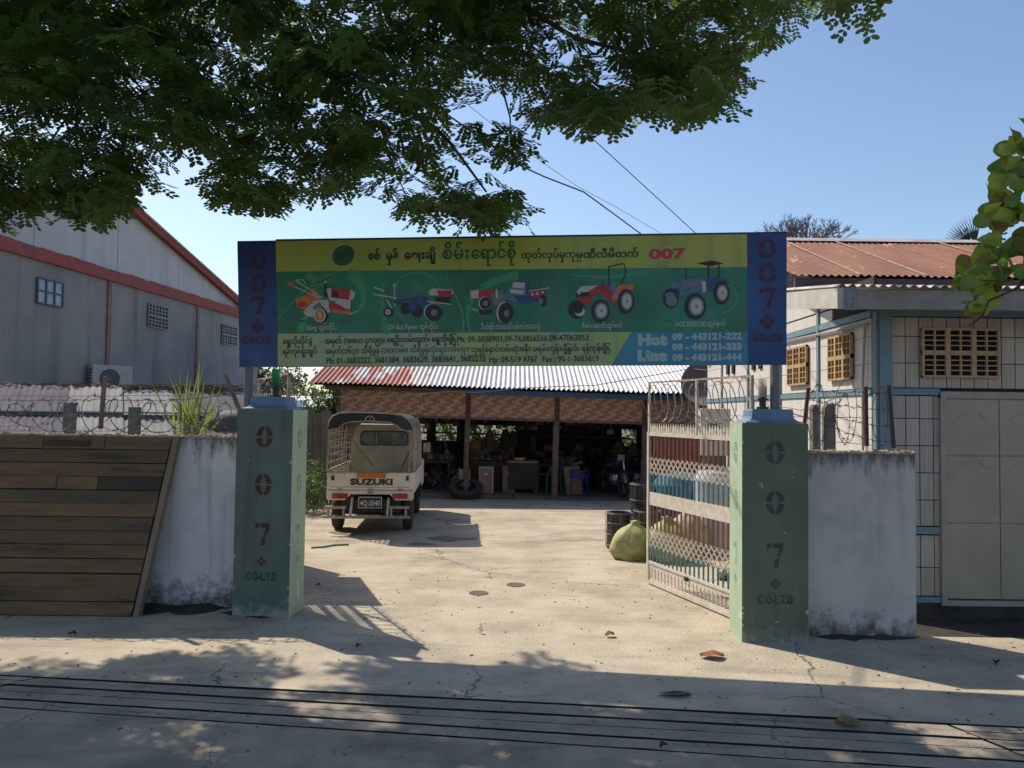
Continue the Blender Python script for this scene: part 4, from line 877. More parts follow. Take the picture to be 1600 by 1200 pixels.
# AC unit
def ac_unit(label, c, w, h, d, rz, slats=True):
    t = thing('air_conditioner', label, 'air conditioner', c, rz)
    MB().lim(-w/2, w/2, -d/2, d/2, 0, h).build('casing', ac_white, t, local=True, bevel=.012)
    r_ = min(w*.30, h*.36); cx = -w*.08
    g_ = MB(); 
    for k in range(1, 5):
        rr2 = r_*k/4; P_ = [(cx+rr2*math.cos(a), -d/2-.015, h*.5+rr2*math.sin(a)) for a in [2*math.pi*i/20 for i in range(21)]]; g_.tube(P_, .006, 4, cap=False)
    for k in range(6): a = math.pi*k/6; g_.bar((cx-r_*math.cos(a), -d/2-.012, h*.5-r_*math.sin(a)), (cx+r_*math.cos(a), -d/2-.012, h*.5+r_*math.sin(a)), .006, .006)
    g_.build('fan_grille', mat('ac_grille', (.35, .35, .34)), t, local=True)
    MB().lathe((cx, -d/2-.004, h*.5), [(r_, 0), (r_, .003)], 24, 'y').build('fan_opening', mat('ac_dark', (.10, .10, .11)), t, local=True)
    s_ = MB()
    for k in range(7): z = h*(.14+.11*k); s_.lim(-w/2-.006, -w/2-.001, -d*.4, d*.4, z, z+h*.05)
    s_.build('side_louvre', mat('ac_dark', (.10, .10, .11)), t, local=True); return t
c = WQ(wY(151), wz(151, 613), .25); ac_unit('white air conditioner unit on the grey warehouse wall', c, .82, .56, .40, R(52))
for o_ in (-.3, .3): pass

# low metal roof behind the left wall
lr = thing('low_tin_roof', 'low bright corrugated tin roof just behind the left white wall', 'roof', (-5.2, 9, 0))
tin_m = mat('bright_tin', (.34, .33, .34), (.27, .26, .28), 1.2, .95, spec=.05, col3=(.20, .19, .21), scale3=.9, lo3=.5, hi3=.7)
tin_b = mat('lavender_tin', (.17, .16, .19), (.13, .12, .15), 1.2, .95, spec=.05, col3=(.22, .21, .23), scale3=1.4, lo3=.6, hi3=.7)
x = -8.0; i = 0
while x < -2.5:
    top_ = 2.13-.045*(i > 5)-.02*(i > 6)
    corr(x, x+.66, lambda X, t, q=top_, dz=.004*(i % 2): Vector((X-t*.85, 8.3+t*1.6, 1.50+dz+t*(q-1.50))), .006, .085, (tin_b if (i < 5 or i > 6) else tin_m), lr, 'roof_sheet', 2); x += .64; i += 1
MB().lim(-8, -2.9, 8.5, 9.7, 0, 1.45).build('wall', dirt, lr)
MB().bar((-8, 9.0, 1.80), (-2.95, 9.0, 1.80), .12, .02).build('cross_strip', mat('lavender_strip', (.30, .27, .32)), lr)
mb = MB(); r = random.Random(8)
for k in range(420):
    x = r.uniform(-6.6, -3.5); a = Vector((x, 9.95+r.uniform(-.1, .15), 2.07+r.uniform(0, .07))); d = Vector((r.uniform(-.3, .3), r.uniform(-.1, .1), r.uniform(-.03, .05))); mb.bar(a, a+d, .012, .008)
o = mb.build('dry_thatch', mat('dry_thatch', (.12, .10, .08), (.2, .17, .13), 10, .95)); o['kind'] = 'stuff'; o['label'] = 'dark dry palm thatch and sticks heaped along the tin roof'; 
tank = MB(); c = at(345, 662, 8.6); tank.lathe((c.x, 8.9, 1.45), [(.30, 0), (.30, .25), (.26, .33), (.12, .38), (.02, .39)], 22); tank.smooth = True
tag(tank.build('water_tank', mat('tank_grey', (.13, .13, .14), (.10, .10, .11), 5)), 'dark grey domed tank behind the wall beside the green pillar', 'tank')

# sword-leaved plant
pl = thing('sword_leaf_plant', 'spiky plant with long pale green blades behind the left wall', 'plant', (-3.45, 8.0, 1.2))
r = random.Random(21)
base = at(292, 675, 7.85)
def blade(b, tip, w, droop, m, par, name='blade'):
    mb = MB(); n = 7; d = tip-b; side = d.cross(Vector((0, 1, .0))).normalized()
    for i in range(n+1):
        t = i/n; p = b+d*t+Vector((0, 0, -droop*t*t)); ww = w*(1-t**2.2)*(.5+.5*min(1, t*5)); mb.v.append(tuple(p-side*ww)); mb.v.append(tuple(p+Vector((0, .008, 0)))); mb.v.append(tuple(p+side*ww))
    for i in range(n): a = i*3; mb.f += [(a, a+1, a+4, a+3), (a+1, a+2, a+5, a+4)]
    return mb.build(name, m, par)
tips = [(233, 592), (262, 582), (268, 610), (284, 571), (290, 600), (299, 590), (312, 574), (322, 566), (318, 590), (345, 603), (335, 598), (328, 618), (341, 640), (350, 628), (247, 640), (300, 612), (275, 630), (309, 560), (338, 622), (286, 615), (330, 640), (296, 575), (270, 590), (352, 645), (258, 615)]
for (tx, ty) in tips:
    b = base+Vector((r.uniform(-.10, .14), r.uniform(-.1, .1), -.15)); tip = at(tx+r.uniform(-3, 3), ty, 7.85+r.uniform(-.35, .35)); blade(b, tip+Vector((0, 0, .05)), r.uniform(.012, .019), .05, blade_m, pl)

# ------------------------------------------------------------------ shed at the back of the yard
def sx(px, Y=16.6): return at(px, 640, Y).x
shed = thing('open_shed', 'open-fronted workshop shed with woven bamboo band and tin roof', 'shed', (-.5, 18, 0))
SY0 = 16.75
xl, xr2 = sx(525), 4.4
EZ = 2.36
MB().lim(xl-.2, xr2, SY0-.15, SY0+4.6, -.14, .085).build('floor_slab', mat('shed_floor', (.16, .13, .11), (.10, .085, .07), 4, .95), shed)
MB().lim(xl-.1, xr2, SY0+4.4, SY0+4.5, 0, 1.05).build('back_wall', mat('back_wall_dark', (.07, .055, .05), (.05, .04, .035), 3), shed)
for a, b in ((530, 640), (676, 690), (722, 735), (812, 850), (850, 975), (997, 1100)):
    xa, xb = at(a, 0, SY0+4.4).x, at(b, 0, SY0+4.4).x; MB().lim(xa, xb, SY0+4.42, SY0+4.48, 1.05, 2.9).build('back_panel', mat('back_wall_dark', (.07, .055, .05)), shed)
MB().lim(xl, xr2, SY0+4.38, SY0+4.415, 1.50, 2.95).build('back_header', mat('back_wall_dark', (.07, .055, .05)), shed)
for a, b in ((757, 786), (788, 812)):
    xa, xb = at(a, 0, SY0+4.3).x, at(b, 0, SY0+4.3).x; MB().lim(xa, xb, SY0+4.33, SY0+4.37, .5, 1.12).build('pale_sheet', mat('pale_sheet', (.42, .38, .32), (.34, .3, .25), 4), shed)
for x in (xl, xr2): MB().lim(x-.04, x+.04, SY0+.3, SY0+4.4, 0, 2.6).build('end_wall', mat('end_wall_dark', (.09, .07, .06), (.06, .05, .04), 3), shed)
posts = [527, 729, 868, 1005]
for px in posts:
    x = sx(px, SY0); r = random.Random(px); mb = MB(); mb.tube([(x+r.uniform(-.02, .02), SY0+.06, .05), (x+r.uniform(-.025, .025), SY0+.06, 1.0), (x, SY0+.06, 2.4)], .07 if px == 868 else .06, 8); mb.build('post', post_wood, shed)
bz0 = lambda x: 1.76; bz1 = 2.26
ed = [xl-.02]+[sx(p, SY0) for p in posts[1:]]+[xr2]
for i in range(4):
    a, b = ed[i]+.05, ed[i+1]-.05
    if b-a < .1: continue
    MB().lim(a, b, SY0+.01, SY0+.02, 1.74, 2.30).build('weave_backing', bamboo_b, shed)
    for q, m in ((0, bamboo_a), (1, bamboo_b)):
        mb = MB(); sw_, sh = .15, .058; nx = int((b-a)/sw_)+1; nz = 10
        for jz in range(nz):
            for kx in range(nx+1):
                if (kx+jz) % 2 != q: continue
                x0_ = a+kx*sw_-(jz % 3)*.05; x1_ = x0_+sw_*.95
                x0_, x1_ = max(a, x0_), min(b, x1_)
                if x1_-x0_ < .02: continue
                z0_ = 1.745+jz*.055
                if q == 0: mb.lim(x0_, x1_, SY0-.004, SY0+.009, z0_, z0_+.05)
                else:
                    for u in range(2): w_ = (x1_-x0_)/2; mb.lim(x0_+u*w_+.006, x0_+(u+1)*w_-.006, SY0+.0, SY0+.009, z0_-.0, z0_+.053)
        mb.build('bamboo_weave', m, shed, kind='stuff')
    MB().lim(a-.05, b+.05, SY0-.02, SY0+.03, 1.69, 1.745).build('lower_beam', post_wood, shed)
for p in posts[1:]:
    x = sx(p, SY0); MB().lim(x-.05, x+.05, SY0-.03, SY0-.0, 1.69, 2.30).build('cover_strip', rust, shed)
MB().lim(sx(730, SY0), xr2, SY0-.06, SY0-.035, 2.22, 2.36).build('blue_fascia', blue_board, shed)
MB().lim(xl-.3, sx(730, SY0)-.01, SY0-.05, SY0-.02, 2.25, 2.34).build('fascia', post_wood, shed)
x = sx(474, 16.2); x_end = 4.6; i = 0; rs = random.Random(4)
RYE, RYR, RZR = 16.35, 19.6, 3.42
while x < x_end:
    m = metal_rusty if i in (0, 1, 2) else metal_roof
    x1 = min(x+.84, x_end)
    corr(x, x1+.02, lambda X, t, dz=.005*(i % 2): Vector((X, RYE+t*(RYR-RYE)-.0*X, EZ+.02+dz+t*(RZR-EZ))), .022, .105, m, shed, 'roof_sheet', 3, 6); x += .84; i += 1
fix(MB().prism([(sx(474, 16.2), RYR, RZR), (sx(474, 16.2), 22, EZ+.2), (sx(474, 16.2), 22, EZ+.24), (sx(474, 16.2), RYR, RZR+.03)], (7.3+1.2, 0, 0)).build('rear_roof', metal_rusty, shed))
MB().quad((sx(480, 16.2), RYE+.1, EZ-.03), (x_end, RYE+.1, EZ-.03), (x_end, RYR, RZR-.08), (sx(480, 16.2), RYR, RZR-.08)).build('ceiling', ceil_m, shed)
shed.rotation_euler = (0, .018, 0)
# things in the shed
def simple(name, cat, label, m, fn, group=None, bevel=0):
    mb = MB(); fn(mb); o = mb.build(name, m, bevel=bevel); tag(o, label, cat, group); return o
def SP(px, py, Y=17.3): return at(px, py, Y)
cab_m = mat('pinkish_board', (.30, .19, .14), (.24, .15, .11), 6, .7); card_m = mat('cardboard', (.30, .20, .13), (.24, .16, .1), 5, .85)
def cabinet(px0, px1, py0, py1, Y, label, m, fm=None):
    a = SP(px0, py1, Y); b = SP(px1, py0, Y); t = thing('cabinet', label, 'cabinet', ((a.x+b.x)/2, Y, .07))
    z1 = b.z; MB().lim(a.x, b.x, Y, Y+.4, .07, z1).build('body', fm or m, t)
    MB().lim(a.x+.03, b.x-.03, Y-.015, Y-.001, .10, z1-.03).build('door', m, t); MB().lim((a.x+b.x)/2-.04, (a.x+b.x)/2+.04, Y-.03, Y-.016, z1-.16, z1-.13).build('handle', plate_w, t); return t
cabinet(748, 771, 730, 768, 16.95, 'pinkish cabinet with pale frame beside the tyre', cab_m, mat('pale_frame', (.42, .38, .34)))
cabinet(785, 805, 728, 745, 17.3, 'small wooden cabinet with a pale label behind the table', cab_m)
cabinet(735, 752, 688, 722, 18.5, 'tall orange-brown cabinet hung behind the second post', mat('orange_board', (.28, .15, .07), (.22, .11, .05), 5))
o = simple('white_board', 'board', 'pale board standing against the shed post above the tyre', mat('pale_board', (.36, .34, .32)), lambda mb: mb.box(SP(726, 746, 16.9), (.24, .03, .36), (.1, 0, .05)))
tb = thing('work_table', 'dark covered work table with tools on top', 'table', (SP(825, 745).x, 17.3, .07))
a, b = SP(803, 0, 17.3).x, SP(848, 0, 17.3).x
MB().lim(a-.02, b+.02, 17.2, 17.9, .74, .78).build('tabletop', cab_m, tb); MB().lim(a, b, 17.23, 17.25, .16, .74).build('front_panel', mat('dark_olive', (.055, .045, .03), (.04, .03, .02), 6), tb)
for x in (a+.04, b-.04):
    for y in (17.3, 17.85): MB().lim(x-.025, x+.025, y-.025, y+.025, .07, .74).build('leg', post_wood, tb)
simple('basin', 'basin', 'small pale bowl catching the light on the work table', mat('pale_bowl', (.6, .5, .35)), lambda mb: mb.lathe((SP(820, 0, 17.3).x, 17.3, .785), [(.05, 0), (.11, .03), (.13, .06), (.12, .06), (.05, .02)], 16))
def chair(label, c, rz, m, h=.82):
    t = thing('plastic_chair', label, 'chair', c, rz)
    P_ = lambda x, y, z: (x, y, z)
    for sx_ in (-1, 1):
        MB().bar((sx_*.20, -.2, 0), (sx_*.17, -.17, .42), .035, .03).build('leg', m, t, local=True); MB().bar((sx_*.20, .2, 0), (sx_*.17, .17, .42), .035, .03).build('leg', m, t, local=True)
        MB().tube([(sx_*.2, .18, .42), (sx_*.24, .16, .6), (sx_*.24, -.1, .62), (sx_*.2, -.18, .42)], .018, 6).build('armrest', m, t, local=True)
    MB().box((0, 0, .43), (.40, .40, .03)).build('seat', m, t, local=True, bevel=.01)
    mb = MB()
    for k in range(5): mb.bar((-.15+.075*k, .18, .44), (-.16+.08*k, .24, h-.03), .035, .012)
    mb.tube([(-.19, .18, .44), (-.2, .25, h-.05), (-.1, .26, h), (.1, .26, h), (.2, .25, h-.05), (.19, .18, .44)], .018, 6); mb.build('backrest', m, t, local=True); return t
p = SP(858, 765, 17.3); chair('dark green plastic chair at the end of the work table', (p.x, 17.25, .07), R(-60), mat('dark_green_plastic', (.04, .10, .07), rough=.4))
p = SP(905, 772, 17.0); chair('small blue plastic chair in front of the cardboard box', (p.x, 17.0, .07), R(150), mat('blue_plastic', (.03, .035, .28), rough=.35), .62).scale = (.72, .72, .9)
o = simple('cardboard_box', 'box', 'open brown cardboard box between the post and the blue chair', card_m, lambda mb: (mb.box(SP(893, 750, 17.3), (.34, .4, .62), (0, -.12, .1)), mb.box(SP(893, 728, 17.3)+Vector((.1, .0, .06)), (.22, .3, .02), (0, -.3, .1))))
def tyre(label, c, rad, w, rot, name='tyre'):
    t = thing(name, label, 'tyre', c, rot=rot)
    mb = MB(); n = 28; prof = [(-w/2, rad*.62), (-w/2, rad*.86), (-w*.42, rad*.97), (-w*.2, rad), (w*.2, rad), (w*.42, rad*.97), (w/2, rad*.86), (w/2, rad*.62)]
    for k in range(n):
        a = 2*math.pi*k/n
        for h, rr_ in prof: mb.v.append((rr_*math.cos(a), h, rr_*math.sin(a)))
    L_ = len(prof)
    for k in range(n):
        for j in range(L_): mb.f.append((k*L_+j, k*L_+(j+1) % L_, ((k+1) % n)*L_+(j+1) % L_, ((k+1) % n)*L_+j))
    mb.build('carcass', tyre_m, t, local=True)
    tr_ = MB()
    for k in range(n*2):
        a = 2*math.pi*k/(n*2); tr_.box((rad*math.cos(a), w*.12*(1 if k % 2 else -1), rad*math.sin(a)), (.014, w*.55, .03), (0, -a, 0))
    tr_.build('tread', tyre_m, t, local=True); return t
p = SP(728, 766, 16.85); tyre('large worn truck tyre leaning against the shed post', (p.x, 16.72, .21), .36, .16, (R(-62), 0, R(8)))
def garment(label, px, py0, py1, w, m, Y=18.6, seed=0):
    r = random.Random(seed); a = SP(px, py0, Y); z1 = a.z; z0 = SP(px, py1, Y).z; mb = MB(); n = 14; L_ = 9
    for j in range(L_+1):
        t = j/L_; z = z1+(z0-z1)*t; ww = w*(.35+.65*min(1, t*2.4))*(1-.35*max(0, t-.55))
        for k in range(n):
            q = 2*math.pi*k/n; f_ = 1+.18*math.sin(q*4+seed+j*.3); mb.v.append((a.x+ww/2*math.cos(q)*f_, Y+.07*math.sin(q)*f_, z))
    for j in range(L_):
        for k in range(n): mb.f.append((j*n+k, j*n+(k+1) % n, (j+1)*n+(k+1) % n, (j+1)*n+k))
    mb.f.append(tuple(range(n))); nm_ = 'hanging_jacket' if 'jacket' in label else ('hanging_shirt' if 'shirt' in label else 'hanging_cloth')
    mb.smooth = True; tag(mb.build(nm_, m), label, 'clothes', 'clothes hanging in the shed')
garment('grey mauve shirt hanging left of the dark jackets', 765, 671, 706, .22, mat('mauve_cloth', (.12, .09, .11)), seed=1)
garment('dark green-black jacket hanging in the shed window', 790, 671, 704, .27, mat('dark_cloth', (.022, .03, .028)), seed=2)
garment('dark jacket hanging beside the shed window edge', 802, 673, 700, .22, mat('dark_cloth2', (.03, .03, .032)), seed=3)
garment('long rusty brown sheet hanging at the right of the shed', 967, 690, 740, .5, mat('brown_cloth', (.075, .04, .03)), 18.2, 4)
garment('brown sack cloth hanging near the right shed post', 990, 692, 744, .4, mat('brown_cloth2', (.09, .05, .035)), 18.0, 5)
garment('pale cloth hanging on the dark shed wall', 833, 680, 705, .12, mat('pale_cloth', (.14, .13, .14)), 19.4, 6)
o = simple('switch_box', 'switch box', 'small grey switch box hanging near the right shed post', mat('box_grey', (.12, .12, .12)), lambda mb: (mb.box(SP(953, 675, 17.2), (.14, .08, .1)), mb.bar(SP(953, 672, 17.2), SP(954, 655, 17.2), .012, .012)))
mb = MB(); mb.bar(SP(708, 772, 16.9), SP(718, 730, 17.0), .025, .025); tag(mb.build('broom_stick', wood_old), 'thin stick leaning on the shed post left of the tyre', 'stick')
o = simple('low_bench', 'bench', 'cluttered low bench behind the parked truck', mat('dark_bench', (.05, .045, .04)), lambda mb: (mb.lim(SP(664, 0, 17.6).x, SP(716, 0, 17.6).x, 17.5, 18.1, .70, .75), mb.lim(SP(666, 0, 17.6).x, SP(669, 0, 17.6).x, 17.5, 17.56, .07, .7), mb.lim(SP(711, 0, 17.6).x, SP(714, 0, 17.6).x, 17.5, 17.56, .07, .7)))
r = random.Random(33)
for k, (px, w, h, cm, nm) in enumerate(((672, .16, .22, (.30, .22, .15), 'brown paper sack on the low bench behind the truck'), (684, .22, .14, (.34, .30, .26), 'pale bundle on the low bench behind the truck'), (698, .14, .24, (.18, .14, .10), 'tan bag standing on the low bench near the post'), (775, .25, .14, (.05, .05, .05), 'black engine part standing on the work counter'), (790, .2, .12, (.10, .04, .03), 'dark red tool case on the work counter'))):
    p = SP(px, 700, 17.7); mb = MB(); mb.lathe((p.x, 17.75, .755), [(w*.4, 0), (w*.5, h*.3), (w*.46, h*.7), (w*.2, h)], 8); bag_o = mb.build('bag', mat('bag%d' % k, cm, tuple(v*.7 for v in cm), 8)); bag_o.name = bag_o.data.name = 'engine_part' if 'engine' in nm else ('tool_case' if 'case' in nm else 'bag'); tag(bag_o, nm, bag_o.name.split('.')[0].replace('_', ' '))
# counter carrying things between posts
simple('work_counter', 'counter', 'long dark work counter between the shed posts', mat('dark_bench', (.05, .045, .04)), lambda mb: mb.lim(SP(755, 0, 17.7).x, SP(803, 0, 17.7).x, 17.55, 18.1, .0, .752))
rc = random.Random(55)
def clutter(name, x0, x1, y0, y1, z0, n, m, zr=.25, big=.14):
    mb = MB()
    for k in range(n):
        x = rc.uniform(x0, x1); y = rc.uniform(y0, y1); s_ = rc.uniform(.04, big); q = rc.random()
        if q < .45: mb.box((x, y, z0+s_*.4+rc.uniform(0, zr)), (s_*rc.uniform(.6, 2), s_, s_*rc.uniform(.5, 1.4)), (rc.uniform(-.3, .3), rc.uniform(-.3, .3), rc.uniform(0, 3)))
        elif q < .75: mb.lathe((x, y, z0+rc.uniform(0, zr*.5)), [(s_*.4, 0), (s_*.5, s_*.2), (s_*.45, s_), (s_*.2, s_*1.2)], 9)
        else: a = Vector((x, y, z0+rc.uniform(0, zr))); mb.bar(a, a+Vector((rc.uniform(-.3, .3), rc.uniform(-.1, .1), rc.uniform(0, .45))), .02, .02)
    o = mb.build(name, m); o['kind'] = 'stuff'; return o
cols_ = [(.10, .07, .05), (.22, .16, .11), (.04, .05, .07), (.25, .22, .2), (.16, .05, .04), (.05, .08, .05)]
XL, XR = SP(540, 0, 17.6).x, SP(1003, 0, 17.6).x
for k, c_ in enumerate(cols_):
    m_ = mat('clutter_%d' % k, c_, tuple(v*.6 for v in c_), 9, .8)
    clutter('workshop_clutter', XL, SP(725, 0, 17.6).x, 17.2, 19, .07, 26, m_, .5)
    clutter('workshop_clutter', SP(735, 0, 17.6).x, XR, 18.6, 20.6, .07, 40, m_, .9, .2)
    clutter('workshop_clutter', SP(757, 0, 17.7).x, SP(800, 0, 17.7).x, 17.6, 18.0, .76, 9, m_, .05, .1)
    clutter('workshop_clutter', SP(664, 0, 17.6).x, SP(714, 0, 17.6).x, 17.55, 18.0, .76, 9, m_, .06, .12)
    clutter('workshop_clutter', SP(600, 0, 17.6).x, XR, 17.0, 19.5, 1.45, 14, m_, .25, .12)
MB().lim(XL, XR, 18.9, 19.3, 1.30, 1.33).build('tool_shelf', mat('dark_bench', (.05, .045, .04)), shed)
# motorbike
def motorbike(label, c, rz):
    t = thing('motorbike', label, 'motorbike', c, rz); bm_ = mat('bike_dark', (.03, .03, .035), rough=.35); ch = mat('bike_chrome', (.4, .4, .4), rough=.25, metal=.8)
    for x in (-.6, .6):
        w = MB()
        for k in range(1):
            P_ = [(x+.27*math.cos(a), 0, .27+.27*math.sin(a)) for a in [2*math.pi*i/20 for i in range(21)]]; w.tube(P_, .035, 6, cap=False)
        wh_ = w.build('wheel', tyre_m, t, local=True); s_ = MB()
        for k in range(8): a = math.pi*k/8; s_.bar((x-.24*math.cos(a), 0, .27-.24*math.sin(a)), (x+.24*math.cos(a), 0, .27+.24*math.sin(a)), .008, .008)
        s_.build('spokes', ch, wh_, local=True)
    MB().tube([(.6, .06, .27), (.42, .06, .85)], .02, 6).build('fork', ch, t, local=True); MB().tube([(.40, -.3, .98), (.40, -.1, .95), (.40, .1, .95), (.40, .3, .98)], .014, 6).build('handlebar', bm_, t, local=True)
    b_ = MB(); b_.tube([(.42, 0, .78), (.2, 0, .62), (-.2, 0, .58), (-.55, 0, .68)], [.06, .12, .11, .06], 10); b_.smooth = True; b_.build('body', bm_, t, local=True)
    MB().lathe((.1, 0, .2), [(.1, 0), (.13, .1), (.1, .22)], 10).build('engine', ch, t, local=True)
    s_ = MB(); s_.tube([(.12, 0, .74), (-.2, 0, .76), (-.6, 0, .80)], [.06, .09, .05], 10); s_.smooth = True; s_.build('seat', bm_, t, local=True); MB().box((.47, 0, .82), (.08, .14, .12)).build('headlamp', g_clear, t, local=True); return t
p = SP(958, 768, 17.5); motorbike('dark motorbike parked nose out at the right of the shed', (p.x, 17.6, .07), R(-75)); p = SP(978, 768, 17.9); motorbike('second motorbike parked against the right shed end wall', (p.x+.2, 17.9, .07), R(-60))

# ------------------------------------------------------------------ pickup truck
TX, TY, TZ = -2.13, 11.78, R(3.6)
tk = thing('pickup_truck', 'small cream pickup truck with dark canvas canopy seen from behind', 'truck', (TX, TY, 0), TZ)
def tp(name, mb, m, par=None, bevel=0, kind=None): return mb.build(name, m, par or tk, local=True, bevel=bevel)
W_ = .655
tp('bed', MB().lim(-W_, W_, .03, 1.95, .60, .66), truck_w)
for s_ in (-1, 1):
    x0, x1 = sorted((s_*W_, s_*(W_-.03))); tp('side_panel', MB().lim(x0, x1, .035, 1.95, .64, .93), truck_w, bevel=.006)
    for k in range(4): yk = .25+.45*k; xx = sorted((s_*W_, s_*(W_+.008))); tp('side_rib', MB().lim(xx[0], xx[1], yk, yk+.30, .70, .87), truck_w)
    tp('top_rim', MB().lim(s_*W_-.02, s_*W_+.02, .0, 1.95, .93, .95), mat('worn_rim', (.30, .28, .22), (.2, .12, .08), 20))
tg = tp('tailgate', MB().lim(-W_+.005, W_-.005, .0, .03, .655, .93), truck_w, bevel=.006)
tp('tailgate_fold', MB().lim(-W_+.05, W_-.05, -.006, .0, .83, .90), truck_w, tg)
tp('tailgate_lip', MB().lim(-W_+.005, W_-.005, -.012, .0, .915, .935), mat('worn_rim', (.3, .28, .22)), tg)
tp('reflector', MB().lim(-.20, .235, -.02, -.007, .838, .912), lamp_or, tg)
for x in (-.56, .56): tp('latch', MB().lim(x-.02, x+.02, -.022, -.001, .80, .87), iron_black, tg)
for x in (-.45, 0, .45): tp('tailgate_hinge', MB().lim(x-.035, x+.035, -.014, -.001, .645, .672), mat('worn_rim', (.30, .28, .22)), tg)
tp('reversing_lamp', MB().lim(-.04, .04, -.006, .009, .605, .63), mat('worn_rim', (.30, .28, .22)))
tp('tailgate_seam', MB().lim(-W_+.06, W_-.06, -.0035, .0, .695, .702), mat('worn_rim', (.30, .28, .22)), tg)
tp('hinge_line', MB().lim(-W_+.01, W_-.01, -.004, .0, .648, .655), iron_black, tg)
M4 = MW[tk.name] @ Matrix.Translation((-.30, -.010, .735)) @ Matrix.Rotation(math.pi/2, 4, 'X')
text('SUZUKI', .125, logo_m, tg, M4, bold=.006, width=.64)
pn_ = MB(); pn_.prism([(-W_, .01, .648), (-W_, .01, .535), (-.64, .01, .50), (-.38, .01, .50), (-.29, .01, .59), (.29, .01, .59), (.38, .01, .50), (.64, .01, .50), (W_, .01, .535), (W_, .01, .648)], (0, .06, 0)); fix(tp('rear_panel', pn_, truck_w))
for s_ in (-1, 1):
    x0, x1 = sorted((s_*.335, s_*.565)); lmp = tp('tail_lamp', MB().lim(x0, x1, -.02, .009, .525, .60), lamp_red, bevel=.006); xm = x0+(x1-x0)*(.35 if s_ < 0 else .0)
    tp('indicator_lens', MB().lim(x0+.012, x0+.08, -.024, -.02, .535, .59), mat('lens_amber', (.4, .08, .03), rough=.3), lmp)
pt_ = tp('number_plate', MB().lim(-.17, .18, -.03, -.018, .385, .555), plate_m)
for x0, x1, z0, z1 in ((-.17, .18, .545, .555), (-.17, .18, .385, .395), (-.17, -.16, .395, .545), (.17, .18, .395, .545)): tp('plate_border', MB().lim(x0, x1, -.034, -.030, z0, z1), plate_w, pt_)
M4 = MW[tk.name] @ Matrix.Translation((-.145, -.033, .425)) @ Matrix.Rotation(math.pi/2, 4, 'X'); text('4Q-2540', .105, plate_w, pt_, M4, bold=.002, width=.30)
for z in (.405, .27):
    for s_ in (-1, 1):
        x0, x1 = (-.66, -.34) if s_ < 0 else (.28, .60)
        if z > .3: tp('bumper_bar', MB().tube([(x0, -.10, z), (x1, -.10, z)], .022, 8), tube_m)
tp('bumper_bar', MB().tube([(-.68, -.12, .265), (-.2, -.13, .262), (.62, -.12, .262)], .022, 8), tube_m); tp('bumper_step', MB().lim(-.18, .15, -.15, -.09, .275, .295), tube_m)
for x in (-.60, -.38, .33, .55): tp('bumper_upright', MB().bar((x, -.10, .27), (x, -.10, .40), .03, .03), tube_m)
for x in (-.28, .27): tp('bumper_bracket', MB().bar((x, -.09, .28), (x, .1, .52), .035, .03), truck_w)
tp('chassis', MB().lim(-.45, .45, .1, 3.0, .30, .50), iron_black); tp('axle', MB().tube([(-.5, .55, .27), (.5, .55, .27)], .05, 8), iron_black)
def wheel(x, y, s_):
    w = MB(); w.lathe((x-.075, y, .27), [(.14, 0), (.235, .0), (.265, .02), (.27, .04), (.27, .11), (.265, .13), (.235, .15), (.14, .15)], 28, 'x'); o = tp('wheel', w, tyre_m)
    rm = MB(); rm.lathe((x+s_*.05-.01, y, .27), [(.14, 0), (.13, .02), (.04, .02)], 16, 'x'); tp('rim', rm, rim_m, o)
wheel(-.545, .50, -1); wheel(.545, .50, 1); wheel(-.54, 2.45, -1); wheel(.54, 2.45, 1)
# cab
cb = MB(); CW = .60
cb.prism([(-CW, 2.0, .50), (CW, 2.0, .50), (CW, 2.0, 1.32), (CW*.93, 2.0, 1.55), (CW*.82, 2.0, 1.62), (-CW*.82, 2.0, 1.62), (-CW*.93, 2.0, 1.55), (-CW, 2.0, 1.32)], (0, 1.15, 0)); fix(tp('cab', cb, truck_in, bevel=.02))
for k in range(11): tp('cab_rib', MB().lim(-.50+k*.092, -.455+k*.092, 1.99, 2.0, .93, 1.18), truck_in)
wf = tp('rear_window', MB().prism([(-.40, 1.992, 1.24), (.40, 1.992, 1.24), (.43, 1.992, 1.30), (.42, 1.992, 1.44), (.38, 1.992, 1.50), (-.38, 1.992, 1.50), (-.42, 1.992, 1.44), (-.43, 1.992, 1.30)], (0, .004, 0)), iron_black)
tp('pane', MB().prism([(-.385, 1.985, 1.26), (.385, 1.985, 1.26), (.41, 1.985, 1.31), (.40, 1.985, 1.43), (.365, 1.985, 1.48), (-.365, 1.985, 1.48), (-.40, 1.985, 1.43), (-.41, 1.985, 1.31)], (0, .004, 0)), mat('cab_glass', (.10, .13, .13), (.22, .25, .24), 3, .06), wf)
for x in (-.14, .16): tp('guard_bar', MB().tube([(x, 1.97, 1.20), (x, 1.97, 1.54)], .01, 6), tube_m, wf)
for s_ in (-1, 1): tp('side_window', MB().lim(*sorted((s_*CW, s_*(CW+.006))), 2.25, 2.85, 1.12, 1.45), win_m)
tp('mudguard', MB().lim(.56, .66, 1.95, 2.15, .35, .60), iron_black)
for s_ in (-1, 1): tp('fender', MB().lim(*sorted((s_*.60, s_*.652)), 1.96, 3.1, .50, .95), truck_w, bevel=.01)
mr_ = tp('mirror', MB().box((.72, 2.75, 1.18), (.14, .03, .20)), iron_black, bevel=.01); tp('mirror_glass', MB().box((.72, 2.733, 1.18), (.12, .004, .17)), mat('mirror_face', (.6, .65, .65), rough=.05, metal=.9), mr_)
tp('mirror_arm', MB().bar((.6, 2.8, 1.15), (.7, 2.77, 1.15), .02, .02), iron_black)
